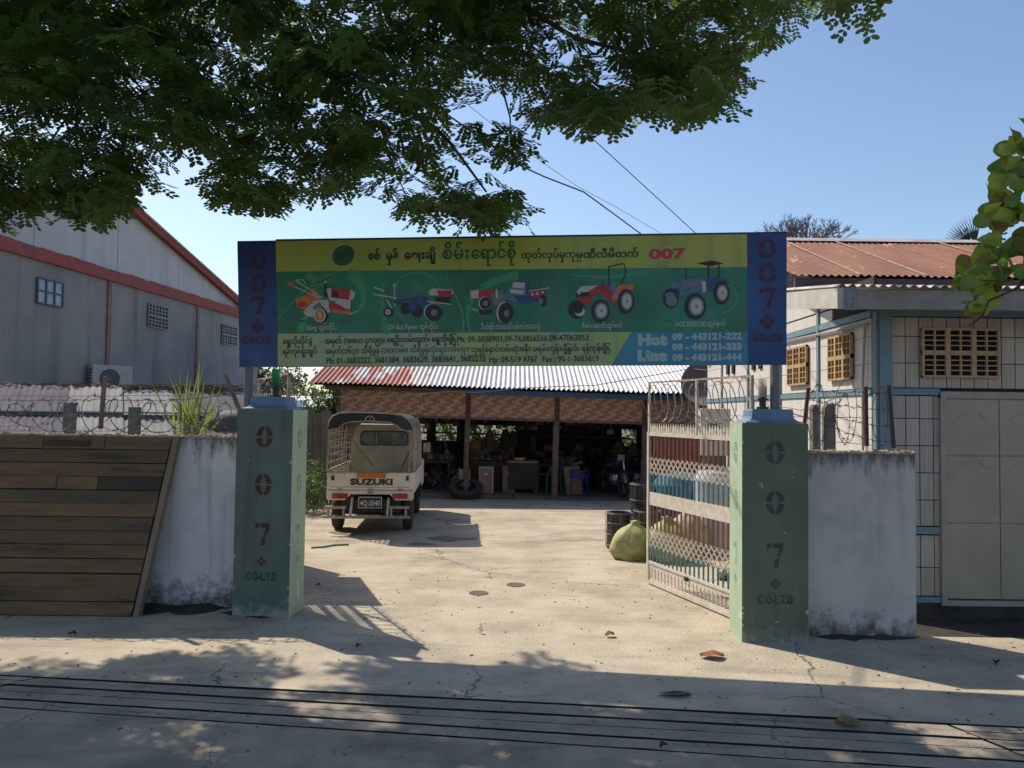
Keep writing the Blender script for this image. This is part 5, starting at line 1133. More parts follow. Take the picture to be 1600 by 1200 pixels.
# canopy
arch = [(-.645, 1.59), (-.63, 1.68), (-.58, 1.76), (-.48, 1.81), (-.3, 1.825), (0, 1.82), (.3, 1.81), (.45, 1.79), (.56, 1.72), (.62, 1.64), (.64, 1.56)]
cn = MB(); ny = 6
for j in range(ny+1):
    y = -.04+2.1*j/ny; sg_ = -.012*math.sin(math.pi*j/ny*2)**2
    for x, z in arch: cn.v.append((x*(1+.005*math.sin(j*2)), y, z+sg_))
A_ = len(arch)
for j in range(ny):
    for k in range(A_-1): a = j*A_+k; cn.f.append((a, a+1, a+A_+1, a+A_))
cn.smooth = True; cp = tp('canopy', cn, tarp_m); md = cp.modifiers.new('solid', 'SOLIDIFY'); md.thickness = .015
# valance hanging at the rear with scalloped lower edge
vb = MB(); low_ = [(-.645, 1.56), (-.50, 1.58), (-.40, 1.66), (-.28, 1.69), (0, 1.70), (.28, 1.685), (.38, 1.64), (.45, 1.585), (.52, 1.56), (.6, 1.56), (.64, 1.54)]
for (x, z), (x2, z2) in zip(arch, low_): vb.v.append((x, -.045, z)); vb.v.append((x2, -.045, z2))
for k in range(A_-1): vb.f.append((2*k, 2*k+2, 2*k+3, 2*k+1))
tp('valance', vb, tarp_m, cp)
tp('valance_trim', MB().tube([(x, -.05, z) for x, z in low_], .009, 5), mat('trim_pale', (.34, .32, .29)), cp); tp('arch_trim', MB().tube([(x*1.0, -.05, z+.006) for x, z in arch], .012, 5), mat('trim_grey', (.30, .29, .29)), cp)
ci = MB(); ci.tube([(.07*math.cos(a)-.02+.0, -.06, 1.70+.075*math.sin(a)) for a in [math.pi*i/8 for i in range(9)]], .010, 5); ci.bar((-.09, -.06, 1.70), (.06, -.06, 1.70), .02, .02); ci.bar((-.02, -.06, 1.70), (-.02, -.06, 1.76), .012, .012); tp('canopy_badge', ci, tube_m, cp)
ln = MB(); ln.prism([(-.55, 1.9, 1.0), (.55, 1.9, 1.0), (.55, 1.9, 1.78), (-.55, 1.9, 1.78)], (0, .01, 0)); 
tp('front_curtain', MB().prism([(-.56, 1.93, 1.30), (-.60, 1.93, .95), (-.62, 1.93, .95), (-.62, 1.93, 1.72), (.6, 1.93, 1.72), (.6, 1.93, 1.62), (-.40, 1.93, 1.63), (-.50, 1.93, 1.55)], (0, .01, 0)), tarp_in, cp)
# side cages
for s_ in (-1, 1):
    cg = MB(); top_x = s_*.635; bx_ = s_*.65
    for y in (0, .32, .65, 1.0, 1.35, 1.7, 1.95):
        cg.tube([(bx_, y, .94), (bx_*1.0, y, 1.25), (top_x, y, 1.58), (s_*.58, y, 1.74)], .0115, 6)
    for z in (1.05, 1.17, 1.28, 1.38, 1.5): cg.tube([(bx_, 0, z), (bx_, 1.95, z)], .008, 5)
    tp('cage', cg, tube_m)
    lg_ = MB()
    x0, x1 = (-.645, -.44) if s_ < 0 else (.58, .65)
    lg_.tube([(x1, -.02, .95), (x1+(.06 if s_ < 0 else -.0), -.02, 1.60)], .011, 6); lg_.tube([(x0, -.02, .94), (x0+.03, -.02, 1.60)], .011, 6)
    for z in (.965, 1.10, 1.19, 1.30, 1.38, 1.50): lg_.tube([(x0, -.02, z), (x1+.02 if s_ > 0 else x1+.14, -.02, z)], .0085, 5)
    tp('ladder_rack', lg_, tube_m)
tp('brace', MB().tube([(-.33, .05, 1.45), (-.08, 1.0, .95)], .014, 6), wood_old); tp('brace', MB().tube([(.58, .2, 1.25), (.40, .9, .95)], .012, 6), wood_old)

# ------------------------------------------------------------------ yard goods on the right
def sack(label, c, w, h, m, seed, lean=0):
    r = random.Random(seed); mb = MB(); n = 22; L_ = 14; ph = [r.uniform(0, 6) for _ in range(5)]
    for j in range(L_+1):
        t = j/L_; rad = w/2*(1.0 if t < .3 else max(.16, 1-((t-.3)/.62)**2.6*.84))*(.80+.20*min(1, t*5))*(1 if t < .94 else 1.5); z = h*t
        for k in range(n):
            q = 2*math.pi*k/n; f_ = 1+.09*math.sin(2*q+ph[0]+t*2)+.05*math.sin(5*q+ph[1]-t*6)+.03*math.sin(11*q+t*9)+.08*t*math.sin(9*q+ph[2])+.04*math.sin(t*17+3*q)
            mb.v.append((c[0]+rad*f_*math.cos(q)+lean*t*t, c[1]+rad*.85*f_*math.sin(q), c[2]+z+.01*math.sin(5*q+ph[3])))
    for j in range(L_):
        for k in range(n): mb.f.append((j*n+k, j*n+(k+1) % n, (j+1)*n+(k+1) % n, (j+1)*n+k))
    mb.f.append(tuple(range(n))); mb.f.append(tuple(L_*n+k for k in range(n))); mb.smooth = True; o = mb.build('filled_sack', m); tag(o, label, 'sack'); return o
sk_m = mat('yellow_green_sack', (.36, .36, .15), (.28, .28, .11), 12, .7, .3, 50)
sack('yellow-green filled sack leaning by the black drums at the gate end', (1.55, 10.0, 0), .50, .48, sk_m, 1, .06)
sack('second yellow-green sack seen through the lower gate lattice', (2.05, 9.9, 0), .62, .55, mat('yellow_green_sack', (.36, .36, .15)), 2, -.05)
blk = mat('black_plastic', (.018, .018, .02), (.03, .03, .03), 8, .4)
def drum(label, c, rad, h):
    t = thing('black_drum', label, 'drum', c, group='black drums beside the gate')
    MB().lathe((0, 0, 0), [(rad*.94, 0), (rad, .02), (rad, h*.48), (rad*1.03, h*.5), (rad, h*.52), (rad, h-.03), (rad*.9, h), (rad*.8, h), (rad*.78, h-.03)], 20).build('body', blk, t, local=True)
    hp = MB()
    for z in (h*.12, h*.42, h*.72, h*.98): hp.tube([((rad+.012)*math.cos(a), (rad+.012)*math.sin(a), z) for a in [2*math.pi*i/20 for i in range(21)]], .007, 5, cap=False)
    for k in range(8): a = 2*math.pi*k/8; hp.bar(((rad+.012)*math.cos(a), (rad+.012)*math.sin(a), .02), ((rad+.012)*math.cos(a), (rad+.012)*math.sin(a), h), .006, .006)
    hp.build('wire_cage', wire_m, t, local=True); return t
p = gnd(970, 850); drum('black drum in a wire cage nearest the yellow-green sack', (1.50, 10.75, 0), .17, .50); drum('black drum behind the gate end, right of the caged one', (1.86, 10.6, 0), .17, .55)
drum('tall black drum stacked at the back of the group', (1.90, 11.25, 0), .16, .86)
sack('white sack lying among goods behind the gate', (2.35, 10.3, 0), .5, .62, mat('white_sack', (.5, .44, .38), (.36, .26, .2), 6), 4)
sack('stained pale sack beside the house wall behind the gate', (2.95, 9.6, 0), .5, .50, mat('stained_sack', (.42, .33, .24), (.25, .16, .1), 6), 5)
simple('brown_sheet_stack', 'metal sheets', 'rust brown sheets stacked upright behind the gate', mat('brown_sheet', (.19, .07, .05), (.13, .05, .035), 5), lambda mb: [mb.box((2.62+.02*k, 11.9+.05*k, .95), (.86, .02, 1.15), (.08, 0, .04)) for k in range(4)], bevel=.004)
simple('plastic_tank', 'tank', 'blue plastic tank standing behind the gate bars', mat('blue_tank_plastic', (.05, .14, .20), (.04, .11, .16), 5, .5), lambda mb: mb.lathe((2.48, 11.2, 0), [(.40, 0), (.42, .05), (.42, .85), (.36, .98), (.1, 1.02)], 24))
simple('plastic_tank', 'tank', 'white plastic tank beside the house wall behind the gate', mat('white_tank_plastic', (.5, .52, .55), (.42, .45, .48), 5, .5), lambda mb: mb.lathe((2.85, 10.6, 0), [(.33, 0), (.35, .05), (.35, .95), (.3, 1.08), (.1, 1.12)], 24))
simple('scrap_board', 'board', 'weathered boards lying by the house wall behind the gate', wood_old, lambda mb: [mb.box((2.8, 8.8+.08*k, .03+.03*k), (.9, .14, .025), (0, .03*k, .3*k)) for k in range(4)])
t = ac_unit('white air conditioner standing behind the gate on the house wall', (2.80, 10.7, 1.30), .40, .64, .30, R(-8)); MB().lim(-.15, .15, -.1, .1, -.40, 0).build('bracket', mat('box_grey', (.12, .12, .12)), t, local=True)
# satellite dish
ds = thing('satellite_dish', 'grey mesh satellite dish above the blue board behind the gate', 'satellite dish', (3.75, 14.7, 0))
mb = MB(); n = 28; Rr = .52
Mx = Matrix.Translation((3.75, 14.7, 2.42)) @ Euler((R(62), 0, R(-20))).to_matrix().to_4x4()
for j in range(6):
    rr_ = Rr*j/5
    for k in range(n): a = 2*math.pi*k/n; mb.v.append(tuple(Mx @ Vector((rr_*math.cos(a), rr_*math.sin(a), .5*rr_*rr_))))
for j in range(5):
    for k in range(n): mb.f.append((j*n+k, j*n+(k+1) % n, (j+1)*n+(k+1) % n, (j+1)*n+k))
mb.smooth = True; mb.build('dish', mat('dish_grey', (.24, .215, .20), (.18, .16, .15), 10), ds); MB().tube([(3.75, 14.75, 0), (3.75, 14.75, 2.3)], .04, 8).build('mast', rust, ds); MB().tube([tuple(Mx @ Vector((.45, 0, .1))), tuple(Mx @ Vector((0, 0, .55))), tuple(Mx @ Vector((-.3, .3, .1)))], .012, 5).build('feed_arm', rust, ds)

# ------------------------------------------------------------------ left rear of yard: fence, plants, trees
fc = thing('plank_fence', 'weathered board fence behind the truck on the left of the yard', 'fence', (-4.5, 15.5, 0))
r = random.Random(6); x = -6.2
while x < -3.55:
    w = r.uniform(.13, .2); h = 1.75+r.uniform(-.08, .1); MB().box((x+w/2, 15.6+r.uniform(-.01, .01), h/2), (w-.012, .025, h)).build('plank', mat('fence_grey', (.24, .20, .15), (.17, .14, .105), 5, .9), fc); x += w
for z in (.5, 1.3): MB().lim(-6.2, -3.5, 15.63, 15.67, z, z+.07).build('rail', wood_old, fc)
def leafcloud(centers, n, size, m, name, parent=None, seed=1, shape='leaf', kind='stuff'):
    rg = np.random.default_rng(seed); P = []
    for (cx, cy, cz, rx, ry, rz_), k in zip(centers, [n]*len(centers)):
        q = rg.normal(size=(k, 3)); q /= np.linalg.norm(q, axis=1)[:, None]; q *= (rg.random((k, 1))**.45); q *= 1+.25*np.sin(q[:, :1]*9+q[:, 2:]*7)
        P.append(q*[rx, ry, rz_]+[cx, cy, cz])
    P = np.concatenate(P); N_ = len(P); a = rg.normal(size=(N_, 3)); a /= np.linalg.norm(a, axis=1)[:, None]; b = rg.normal(size=(N_, 3)); b -= (a*b).sum(1)[:, None]*a; b /= np.linalg.norm(b, axis=1)[:, None]
    s_ = size*(.6+.8*rg.random((N_, 1)))
    V = np.stack([P-a*s_, P+b*s_*.42, P+a*s_, P-b*s_*.42], 1).reshape(-1, 3); me = bpy.data.meshes.new(name)
    me.vertices.add(len(V)); me.vertices.foreach_set('co', V.ravel()); me.loops.add(N_*4); me.loops.foreach_set('vertex_index', np.arange(N_*4)); me.polygons.add(N_); me.polygons.foreach_set('loop_start', np.arange(N_)*4); me.update(calc_edges=True); me.materials.append(m)
    o = bpy.data.objects.new(name, me); COL.objects.link(o)
    if parent is not None: o.parent = parent; o.matrix_parent_inverse = MW[parent.name].inverted()
    if kind: o['kind'] = kind
    return o
def bush(name, label, cat, base, centers, n, size, m, trunk=None, seed=1):
    t = thing(name, label, cat, base); leafcloud(centers, n, size, m, 'crown', t, seed)
    for pts, r0, r1 in trunk or (): MB().tube(pts, r0, 8, r1).build('trunk', bark_m, t)
    return t
bush('shrub', 'low green shrub growing beside the truck at the yard edge', 'shrub', (-3.55, 13.8, 0), [(-3.65, 13.9, .35, .42, .4, .42), (-3.9, 14.4, .55, .5, .4, .5)], 900, .035, bush_m, seed=3)
def tree(label, base, h, cs, n, size, m, seed):
    b = Vector(base); cb_ = [(b.x+c[0], b.y+c[1], c[2], c[3], c[3], c[4]) for c in cs]
    tr_ = [([b, b+Vector((.05, 0, h*.4)), b+Vector((0, 0, h*.75))], .12, .05)]+[([b+Vector((.03, 0, h*.4)), Vector((c[0], c[1], c[2]))], .05, .02) for c in cb_]
    return bush('tree', label, 'tree', tuple(b), cb_, n, size, m, tr_, seed)
tree('leafy light green tree rising behind the board fence beside the shed', (-4.3, 18.2, 0), 2.4, [(-.1, 0, 1.9, .55, .5), (.5, 0, 2.2, .5, .45), (.1, .3, 2.6, .5, .4)], 1100, .05, bush_m, 5)
tree('round dark tree far off between the pillar and the warehouse end', (-10.2, 32, 0), 4.0, [(0, 0, 2.8, .9, .8), (.9, 0, 3.0, .9, .7), (-.7, 0, 3.3, .7, .6)], 1400, .08, mat('far_leaf', (.05, .085, .04), (.07, .11, .05), 1, .6, trans=.2), 6)
tree('pale green tree far off behind the green lamp', (-8.2, 30, 0), 3.2, [(0, 0, 2.2, .9, .8), (.8, 0, 2.0, .8, .7)], 1200, .07, bush_m, 7)
# greenery seen through the rear windows of the shed
for k, (px, lab) in enumerate(((690, 'sunlit bush behind the left rear window of the shed'), (785, 'bright bush behind the middle rear window of the shed'), (985, 'bush behind the right rear window of the shed'))):
    q = at(px, 690, 24); bush('bush', lab, 'bush', (q.x, 24, 0), [(q.x, 24, .9, 1.1, .7, 1.3), (q.x+.7, 24.3, 1.3, .8, .6, 1.0)], 1100, .08, bush_m, seed=20+k)
# blue-roofed low shed and wall beyond
lf = thing('low_outbuilding', 'low outbuilding with blue door beyond the board fence', 'building', (-6.3, 22, 0))
MB().lim(-7.6, -5.5, 22, 24, 0, 1.9).build('wall', mat('outbuilding_wall', (.3, .3, .3), (.22, .22, .23), 2), lf); MB().lim(-6.9, -6.2, 21.97, 22.0, .8, 1.75).build('door', blue_board, lf); fix(MB().prism([(-7.9, 21.7, 1.9), (-7.9, 24.3, 2.25), (-7.9, 24.3, 2.3), (-7.9, 21.7, 1.95)], (2.6, 0, 0)).build('roof', metal_roof, lf))
# bare tree and palm over the right roof
bt = thing('bare_tree', 'leafless grey tree standing beyond the rust red roof', 'tree', (11.5, 30, 0))
mb = MB(); r = random.Random(12)
def grow(p, d, L_, rad, dep):
    q = p+d*L_; mb.tube([p, p.lerp(q, .5)+Vector((r.uniform(-.05, .05), 0, r.uniform(-.05, .05)))*L_, q], rad, 5, rad*.65, cap=False)
    if dep == 0: return
    for k in range(3 if dep > 1 else 4):
        nd = (d+Vector((r.uniform(-.75, .75), r.uniform(-.75, .75), r.uniform(-.35, .45)))).normalized(); grow(q, nd, L_*r.uniform(.62, .85), rad*.62, dep-1)
grow(Vector((11.5, 30, 0)), Vector((0, 0, 1)), 7.4, .2, 0); p_ = Vector((11.5, 30, 7.2))
for k in range(5): grow(p_, Vector((r.uniform(-.9, .9), r.uniform(-.4, .4), .95)).normalized(), .78, .075, 5)
mb.build('trunk', mat('grey_twig', (.16, .14, .15), rough=.9), bt)
def palm(label, c, R_, nf, seed, a0=0, a1=180):
    t = thing('palm_tree', label, 'palm tree', (c.x, c.y, 0)); r = random.Random(seed); MB().tube([(c.x, c.y, 0), (c.x+.05, c.y, c.z)], .12, 8, .09).build('trunk', bark_m, t)
    for k in range(nf):
        a = R(a0+(a1-a0)*k/(nf-1)); d = Vector((math.cos(a), r.uniform(-.4, .4), math.sin(a))).normalized(); f_ = MB(); n = 12
        for i in range(-4, 5):
            b_ = a+i*.10; e = c+Vector((math.cos(b_), d.y, math.sin(b_)))*R_*(1-.015*abs(i)); s0_ = c+d*R_*.25; w = Vector((-math.sin(b_), 0, math.cos(b_)))*.022
            f_.quad(s0_-w, s0_+w, e)
        f_.bar(c, c+d*R_*.3, .03, .02); f_.build('frond', mat('palm_dark', (.025, .04, .03), rough=.6), t)
palm('fan palm top showing dark fronds over the rust roof ridge', at(1528, 392, 16), .80, 4, 3, 112, 178)

# ------------------------------------------------------------------ cables
def cable(label, pts, rad, m, seed=0):
    o = MB().tube(pts, rad, 5).build('overhead_cable', m); tag(o, label, 'cable'); return o
cab_b = mat('cable_black', (.03, .03, .035), rough=.6)
def chain(P_, Y0, Y1, sub=5):
    out = []
    for i, (x, y) in enumerate(P_): out.append(at(x, y, Y0+(Y1-Y0)*i/(len(P_)-1)))
    return out
cable('dark twisted overhead cable dropping behind the signboard', chain([(560, 60), (700, 180), (815, 260), (850, 276), (912, 300), (960, 335), (1010, 372), (1060, 420)], 9, 15), .012, cab_b)
cable('straight thin overhead cable, rightmost above the signboard', chain([(700, 20), (860, 160), (935, 225), (1020, 303), (1095, 372), (1150, 430)], 9, 14), .007, cab_b)
cable('thinnest pale overhead cable crossing the twisted one', chain([(600, 60), (822, 236), (900, 290), (960, 322), (1045, 372), (1120, 420)], 9, 15), .004, mat('cable_grey', (.2, .2, .22)))
cable('sagging cable strung along the front of the bamboo band', chain([(500, 618), (560, 622), (640, 617), (700, 612), (745, 613), (820, 606), (930, 602), (1080, 576)], 16.1, 15.9), .009, mat('cable_pale', (.35, .33, .3)))
cable('pale lead hanging on the house side wall', [Vector((HX-.06, 8.1, 2.05)), Vector((HX-.1, 9, 1.92)), Vector((HX-.06, 10.2, 2.0))], .006, mat('cable_grey', (.2, .2, .22)))
hose = [gnd(486, 857), gnd(505, 856), gnd(522, 853), gnd(545, 852)]; tag(MB().tube([h_+Vector((0, 0, .012)) for h_ in hose], .012, 6).build('garden_hose', mat('hose_green', (.04, .25, .16), rough=.4)), 'short green hose lying on the yard beside the pillar', 'hose')

# ------------------------------------------------------------------ litter on the ground
def dead_leaf(label, px, py, L_, rz, seed, col):
    p = gnd(px, py); r = random.Random(seed); mb = MB(); n = 8; w = L_*.36
    for i in range(n+1):
        t = i/n; x = (t-.5)*L_; ww = w*math.sin(math.pi*min(1, t*.93+.05))**.8; c_ = .035*math.sin(t*3.1)+.01*math.sin(t*11+seed)
        for s_ in (-1, -.5, 0, .5, 1): mb.v.append((x, ww*s_, .006+c_*.35+abs(s_)**1.5*.016*(1+.35*math.sin(t*5+s_*2+seed))))
    for i in range(n):
        for k in range(4): a = i*5+k; mb.f.append((a, a+1, a+6, a+5))
    mb.smooth = True; o = mb.build('dead_leaf', mat('dead_leaf_%d' % seed, col, tuple(v*.6 for v in col), 30, .7)); o.location = (p.x, p.y, .004); o.rotation_euler = (0, 0, rz); tag(o, label, 'dead leaf', 'dead leaves on the ground')
dead_leaf('large curled rusty dead leaf on sunlit concrete before the right pillar', 1113, 1028, .19, .1, 1, (.30, .11, .04))
dead_leaf('small pale orange dead leaf in the middle of the gateway', 953, 995, .09, .5, 2, (.42, .20, .09))
dead_leaf('brown dead leaf lying across the road grooves', 1325, 1133, .15, .0, 3, (.28, .15, .06))
dead_leaf('tiny dark dead leaf on the grooves near the centre', 1037, 1170, .05, .4, 4, (.08, .045, .03))
dead_leaf('tiny dark dead leaf left of the gateway in shade', 560, 1013, .05, 1.0, 5, (.05, .03, .02))
dead_leaf('dark dead leaf on the soil below the right wall', 1556, 1039, .07, 1.0, 6, (.04, .03, .025))
dead_leaf('red-brown dead leaf at the foot of the green pillar', 497, 917, .05, .7, 7, (.22, .05, .03))
dead_leaf('small dark dead leaf on lit ground at far left', 113, 994, .06, .2, 8, (.05, .03, .02))
# green sprig
sp_ = gnd(1055, 1088); mb = MB(); r = random.Random(3)
for s_ in (-1, 1):
    for i in range(12):
        x = -.09+.016*i; y = s_*.006; L_ = .045*math.sin(math.pi*(i+1)/14)+.01; mb.quad((x, y, .01), (x+.012, y+s_*L_*.5, .02+r.uniform(0, .012)), (x+.01, y+s_*L_, .012), (x-.006, y+s_*L_*.5, .014))
mb.bar((-.12, 0, .008), (.11, 0, .01), .004, .004); o = mb.build('fallen_sprig', mat('sprig_green', (.03, .05, .02))); o.location = (sp_.x, sp_.y, 0); o.rotation_euler = (0, 0, .15); tag(o, 'fallen dark green leafy sprig on the shaded concrete', 'sprig')
mb = MB(); r = random.Random(77)
for k in range(900):
    x = r.uniform(-4.5, 4.5); y = r.uniform(4.2, 9) if r.random() < .7 else r.uniform(4, 15)
    if -.3 < x < .1 and 1 < 0: continue
    s_ = r.uniform(.003, .012); a = r.uniform(0, 3); mb.box((x, y, s_*.3), (s_*r.uniform(1, 2.8), s_*r.uniform(.5, 1), s_*.5), (0, 0, a))
o = mb.build('grit', mat('grit_brown', (.10, .07, .045), (.25, .2, .14), 3)); o['kind'] = 'stuff'
for k, (px, py, w_, h_) in enumerate(((545, 833, .28, .22), (700, 842, .34, .20), (655, 850, .18, .10), (905, 842, .3, .16))):
    p = gnd(px, py); rr_ = random.Random(k); mb = MB(); mb.quad(*[(p.x+w_*math.cos(a)*(1+.25*math.sin(a*3+k)+rr_.uniform(-.1, .1)), p.y+h_*math.sin(a)*(1+.3*math.sin(a*4+k)+rr_.uniform(-.1, .1)), .004) for a in [2*math.pi*i/40 for i in range(40)]])
    o = mb.build('oil_stain', mat('oil_stain' if k < 3 else 'faint_stain', (.14, .105, .075) if k < 3 else (.34, .27, .19), (.22, .175, .12) if k < 3 else (.41, .34, .25), 9, .6)); o['kind'] = 'stuff'
# small iron covers / holes in the yard
for px, py, lab in ((748, 927, 'small dark iron drain cover set in the yard concrete'), (806, 914, 'faint smaller drain cover right of the dark one')):
    p = gnd(px, py); mb = MB(); mb.lathe((p.x, p.y, .0), [(.10, 0), (.10, .006), (.085, .006), (.08, .003)], 18); o = mb.build('drain_cover', mat('cover_rust', (.09, .07, .055), (.14, .11, .08), 40)); tag(o, lab, 'drain cover')

# ------------------------------------------------------------------ the big feathery tree over the gate
poly = [(-40, 342), (0, 340), (47, 340), (76, 326), (101, 342), (146, 353), (187, 347), (193, 312), (215, 300), (257, 282), (263, 238), (310, 228), (333, 245), (345, 272), (312, 300), (339, 332), (380, 330), (430, 342), (482, 304), (533, 312), (571, 286), (590, 325), (631, 330), (663, 355), (695, 352), (735, 355), (790, 362), (815, 356), (819, 289), (822, 232), (805, 190), (800, 150), (835, 150), (822, 200), (870, 200), (912, 218), (961, 200), (1002, 172), (1025, 196), (1070, 198), (1111, 190), (1149, 150), (1164, 105), (1186, 88), (1224, 54), (1242, 18), (1265, 20), (1317, 16), (1344, 0), (1350, -60), (1250, -220), (1000, -420), (500, -560), (-200, -560), (-420, -300), (-420, 100), (-300, 300)]
holes = [(95, 177, 24), (272, 165, 13), (19, 190, 15), (323, 193, 13), (685, 42, 16), (712, 215, 14), (560, 20, 14), (285, 250, 8), (30, 283, 12), (150, 262, 12), (745, 120, 12), (480, 222, 12), (500, 112, 6), (620, 205, 10), (575, 8, 12), (1008, 70, 5), (130, 60, 9), (60, 45, 9)]
def inside(x, y):
    c_ = False; n = len(poly); j = n-1
    for i in range(n):
        xi, yi = poly[i]; xj, yj = poly[j]
        if (yi > y) != (yj > y) and x < (xj-xi)*(y-yi)/(yj-yi)+xi: c_ = not c_
        j = i
    return c_
def frame_of(d, up):
    s_ = d.cross(up)
    if s_.length < 1e-4: s_ = Vector((1, 0, 0))
    s_.normalize(); return s_, s_.cross(d).normalized()
hexa = np.array([(0, 0), (.3, .46), (.78, .46), (1, 0), (.72, -.5), (.25, -.42)])
def compound(p, d, up, L_, pairs, lp, ls, rg, V, tw):
    """a twice-divided leaf: stalk, pinnae, leaflets"""
    s_, u_ = frame_of(d, up); ns = pairs*2
    for k in range(pairs):
        t = (k+1)/pairs; q = p+d*(L_*t)-Vector((0, 0, .10*L_*t*t))
        for sg in (-1, 1):
            pd = (d*(.35+.5*t)+s_*sg*(1-.3*t)+u_*rg.uniform(-.25, .12)+Vector((0, 0, -.25))).normalized(); ps, pu = frame_of(pd, u_); PL = L_*(.42+.16*t)
            tw.append((q, q+pd*PL))
            for i in range(lp):
                f_ = (i+.8)/lp; c = q+pd*(PL*f_)-Vector((0, 0, .12*PL*f_*f_)); sz = ls*(.6+.6*f_)*rg.uniform(.85, 1.1)
                for s2 in (-1, 1):
                    ld_ = (ps*s2*.85+pd*.55+pu*rg.uniform(-.25, .15)).normalized(); lw = pd.cross(ld_).cross(ld_).normalized() if True else ps
                    lw = (pd-ld_*pd.dot(ld_)).normalized(); V.append((c, ld_*sz, lw*(sz*.60)))
rg = random.Random(99); V = []; tw = []; lim_hits = 0
sun_gaps = [(g.x, g.y, q) for g, q in ((gnd(490, 1115), .10), (gnd(600, 1125), .09), (gnd(455, 1072), .12), (gnd(520, 1060), .12), (gnd(240, 1155), .08), (gnd(300, 1142), .09), (gnd(340, 1190), .08), 
        (gnd(1430, 1125), .16), (gnd(1520, 1165), .2), (gnd(1590, 1125), .2), (gnd(1340, 1190), .12), (gnd(960, 1120), .08))]  # ground spots where the crown is thinned to let sun patches through
def shadow_ok(p):  # shapes the crown: rejects leaves that would shade ground meant to be sunlit
    L_ = p.z/1.118; X = p.x+.758*L_; Y = p.y-.652*L_
    for gx, gy, gr_ in sun_gaps:
        if (X-gx)**2+((Y-gy)*1.0)**2 < (gr_+.09)**2: return False
    if Y > 5.75+.18*math.sin(X*2.1)+.1*math.sin(X*5)+(.0 if X > -2.2 else -.0): return False
    if X < -2.2 and Y > 5.78+.12*math.sin(X*4): return False
    if X > .6 and Y > 5.1+.1*math.sin(X*6)-(.25 if X > 2.9 else 0): return False
    return True
cl = []   # clump centres give light and dark masses
tries = 0
while len(cl) < 1050 and tries < 60000:
    tries += 1; x = rg.uniform(-420, 1350); y = rg.uniform(-560, 372)
    if not inside(x, y): continue
    inframe = -30 < x and -30 < y  # unseen crown past the view edges is added to shade the foreground
    if not inframe and rg.random() < .35: continue
    Y = rg.uniform(5.2, 9.3)
    if 300 < y: Y = rg.uniform(5.6, 7.2)
    p = at(x, y, Y)
    if not shadow_ok(p) or p.z > 8.0: continue
    cl.append((x, y, Y, p, inframe))
nleaf = 0
for x, y, Y, p, inf in cl:
    k = 5 if inf else 4
    for _ in range(k):
        for _t in range(6):
            ox, oy = rg.gauss(0, 26), rg.gauss(0, 20)
            if not inf or (inside(x+ox, y+oy) and inside(x+ox, y+oy+24) and not any((x+ox-hx)**2+(y+oy-hy)**2 < (hr*1.35)**2 for hx, hy, hr in holes)): break
        else: continue
        q = at(x+ox, y+oy, Y+rg.uniform(-.25, .25))
        if not shadow_ok(q): continue
        a = rg.uniform(0, 2*math.pi); d = Vector((math.cos(a), math.sin(a)*.8, rg.uniform(-.55, .15))).normalized(); up = Vector((rg.uniform(-.4, .4), rg.uniform(-.5, .3), 1)).normalized()
        L_ = rg.uniform(.19, .28)*(1 if inf else 1.4); q = q-d*(L_*.6)
        compound(q, d, up, L_, 3, 5, .050 if inf else .065, rg, V, tw); nleaf += 1
C_ = np.array([tuple(v[0]) for v in V]); A_v = np.array([tuple(v[1]) for v in V]); B_v = np.array([tuple(v[2]) for v in V])
HV = (C_[:, None, :]+A_v[:, None, :]*hexa[None, :, 0, None]+B_v[:, None, :]*hexa[None, :, 1, None]).reshape(-1, 3); NL = len(C_); K7 = len(hexa)
bigtree = thing('feathery_tree', 'large feathery-leaved tree hanging over the signboard and road', 'tree', (-6.6, 4.6, 0))
me = bpy.data.meshes.new('crown'); me.vertices.add(len(HV)); me.vertices.foreach_set('co', HV.ravel()); me.loops.add(NL*K7); me.loops.foreach_set('vertex_index', np.arange(NL*K7)); me.polygons.add(NL); me.polygons.foreach_set('loop_start', np.arange(NL)*K7); me.update(calc_edges=True); me.materials.append(leaf_m)
o = bpy.data.objects.new('crown', me); COL.objects.link(o); o.parent = bigtree; o.matrix_parent_inverse = MW[bigtree.name].inverted(); o['kind'] = 'stuff'
print('leaflets', NL, 'leaves', nleaf)
mb = MB()
for a, b in tw[::2]:
    d = b-a; s_ = d.orthogonal().normalized()*.0018; mb.quad(a-s_, a+s_, b)
mb.build('leaf_stalks', mat('stalk', (.06, .07, .03)), bigtree, kind='stuff')
T0 = Vector((-6.6, 4.6, 0)); fork = Vector((-6.1, 5.0, 3.0))
tm = MB(); tm.tube([T0, (-6.5, 4.7, 1.2), (-6.25, 4.9, 2.3), fork], .26, 12, .18); tm.smooth = True; tm.build('trunk', bark_m, bigtree)
def limb(P_, r0, r1): m_ = MB(); m_.tube(P_, r0, 8, r1); m_.smooth = True; m_.build('limb', bark_m, bigtree)
limb([fork, (-5.4, 6.0, 4.2), at(120, 60, 6.6), at(330, -20, 6.7), at(640, -80, 6.4), at(950, -120, 6.2)], .13, .03)
limb([at(330, -20, 6.7), at(450, 50, 6.6), at(560, 120, 6.4), at(680, 200, 6.3), at(705, 225, 6.2), at(760, 300, 6.2)], .035, .008)
limb([fork, (-5.2, 5.6, 3.6), at(-60, 120, 6.5), at(125, 120, 6.6), at(200, 190, 6.6), at(180, 300, 6.6)], .08, .012)
limb([at(640, -80, 6.4), at(800, 0, 6.3), at(900, 60, 6.2), at(1060, 100, 6.2), at(1140, 120, 6.1)], .03, .008)
limb([at(125, 120, 6.6), at(110, 175, 6.6), at(60, 250, 6.6)], .015, .006)
rgl = random.Random(5)
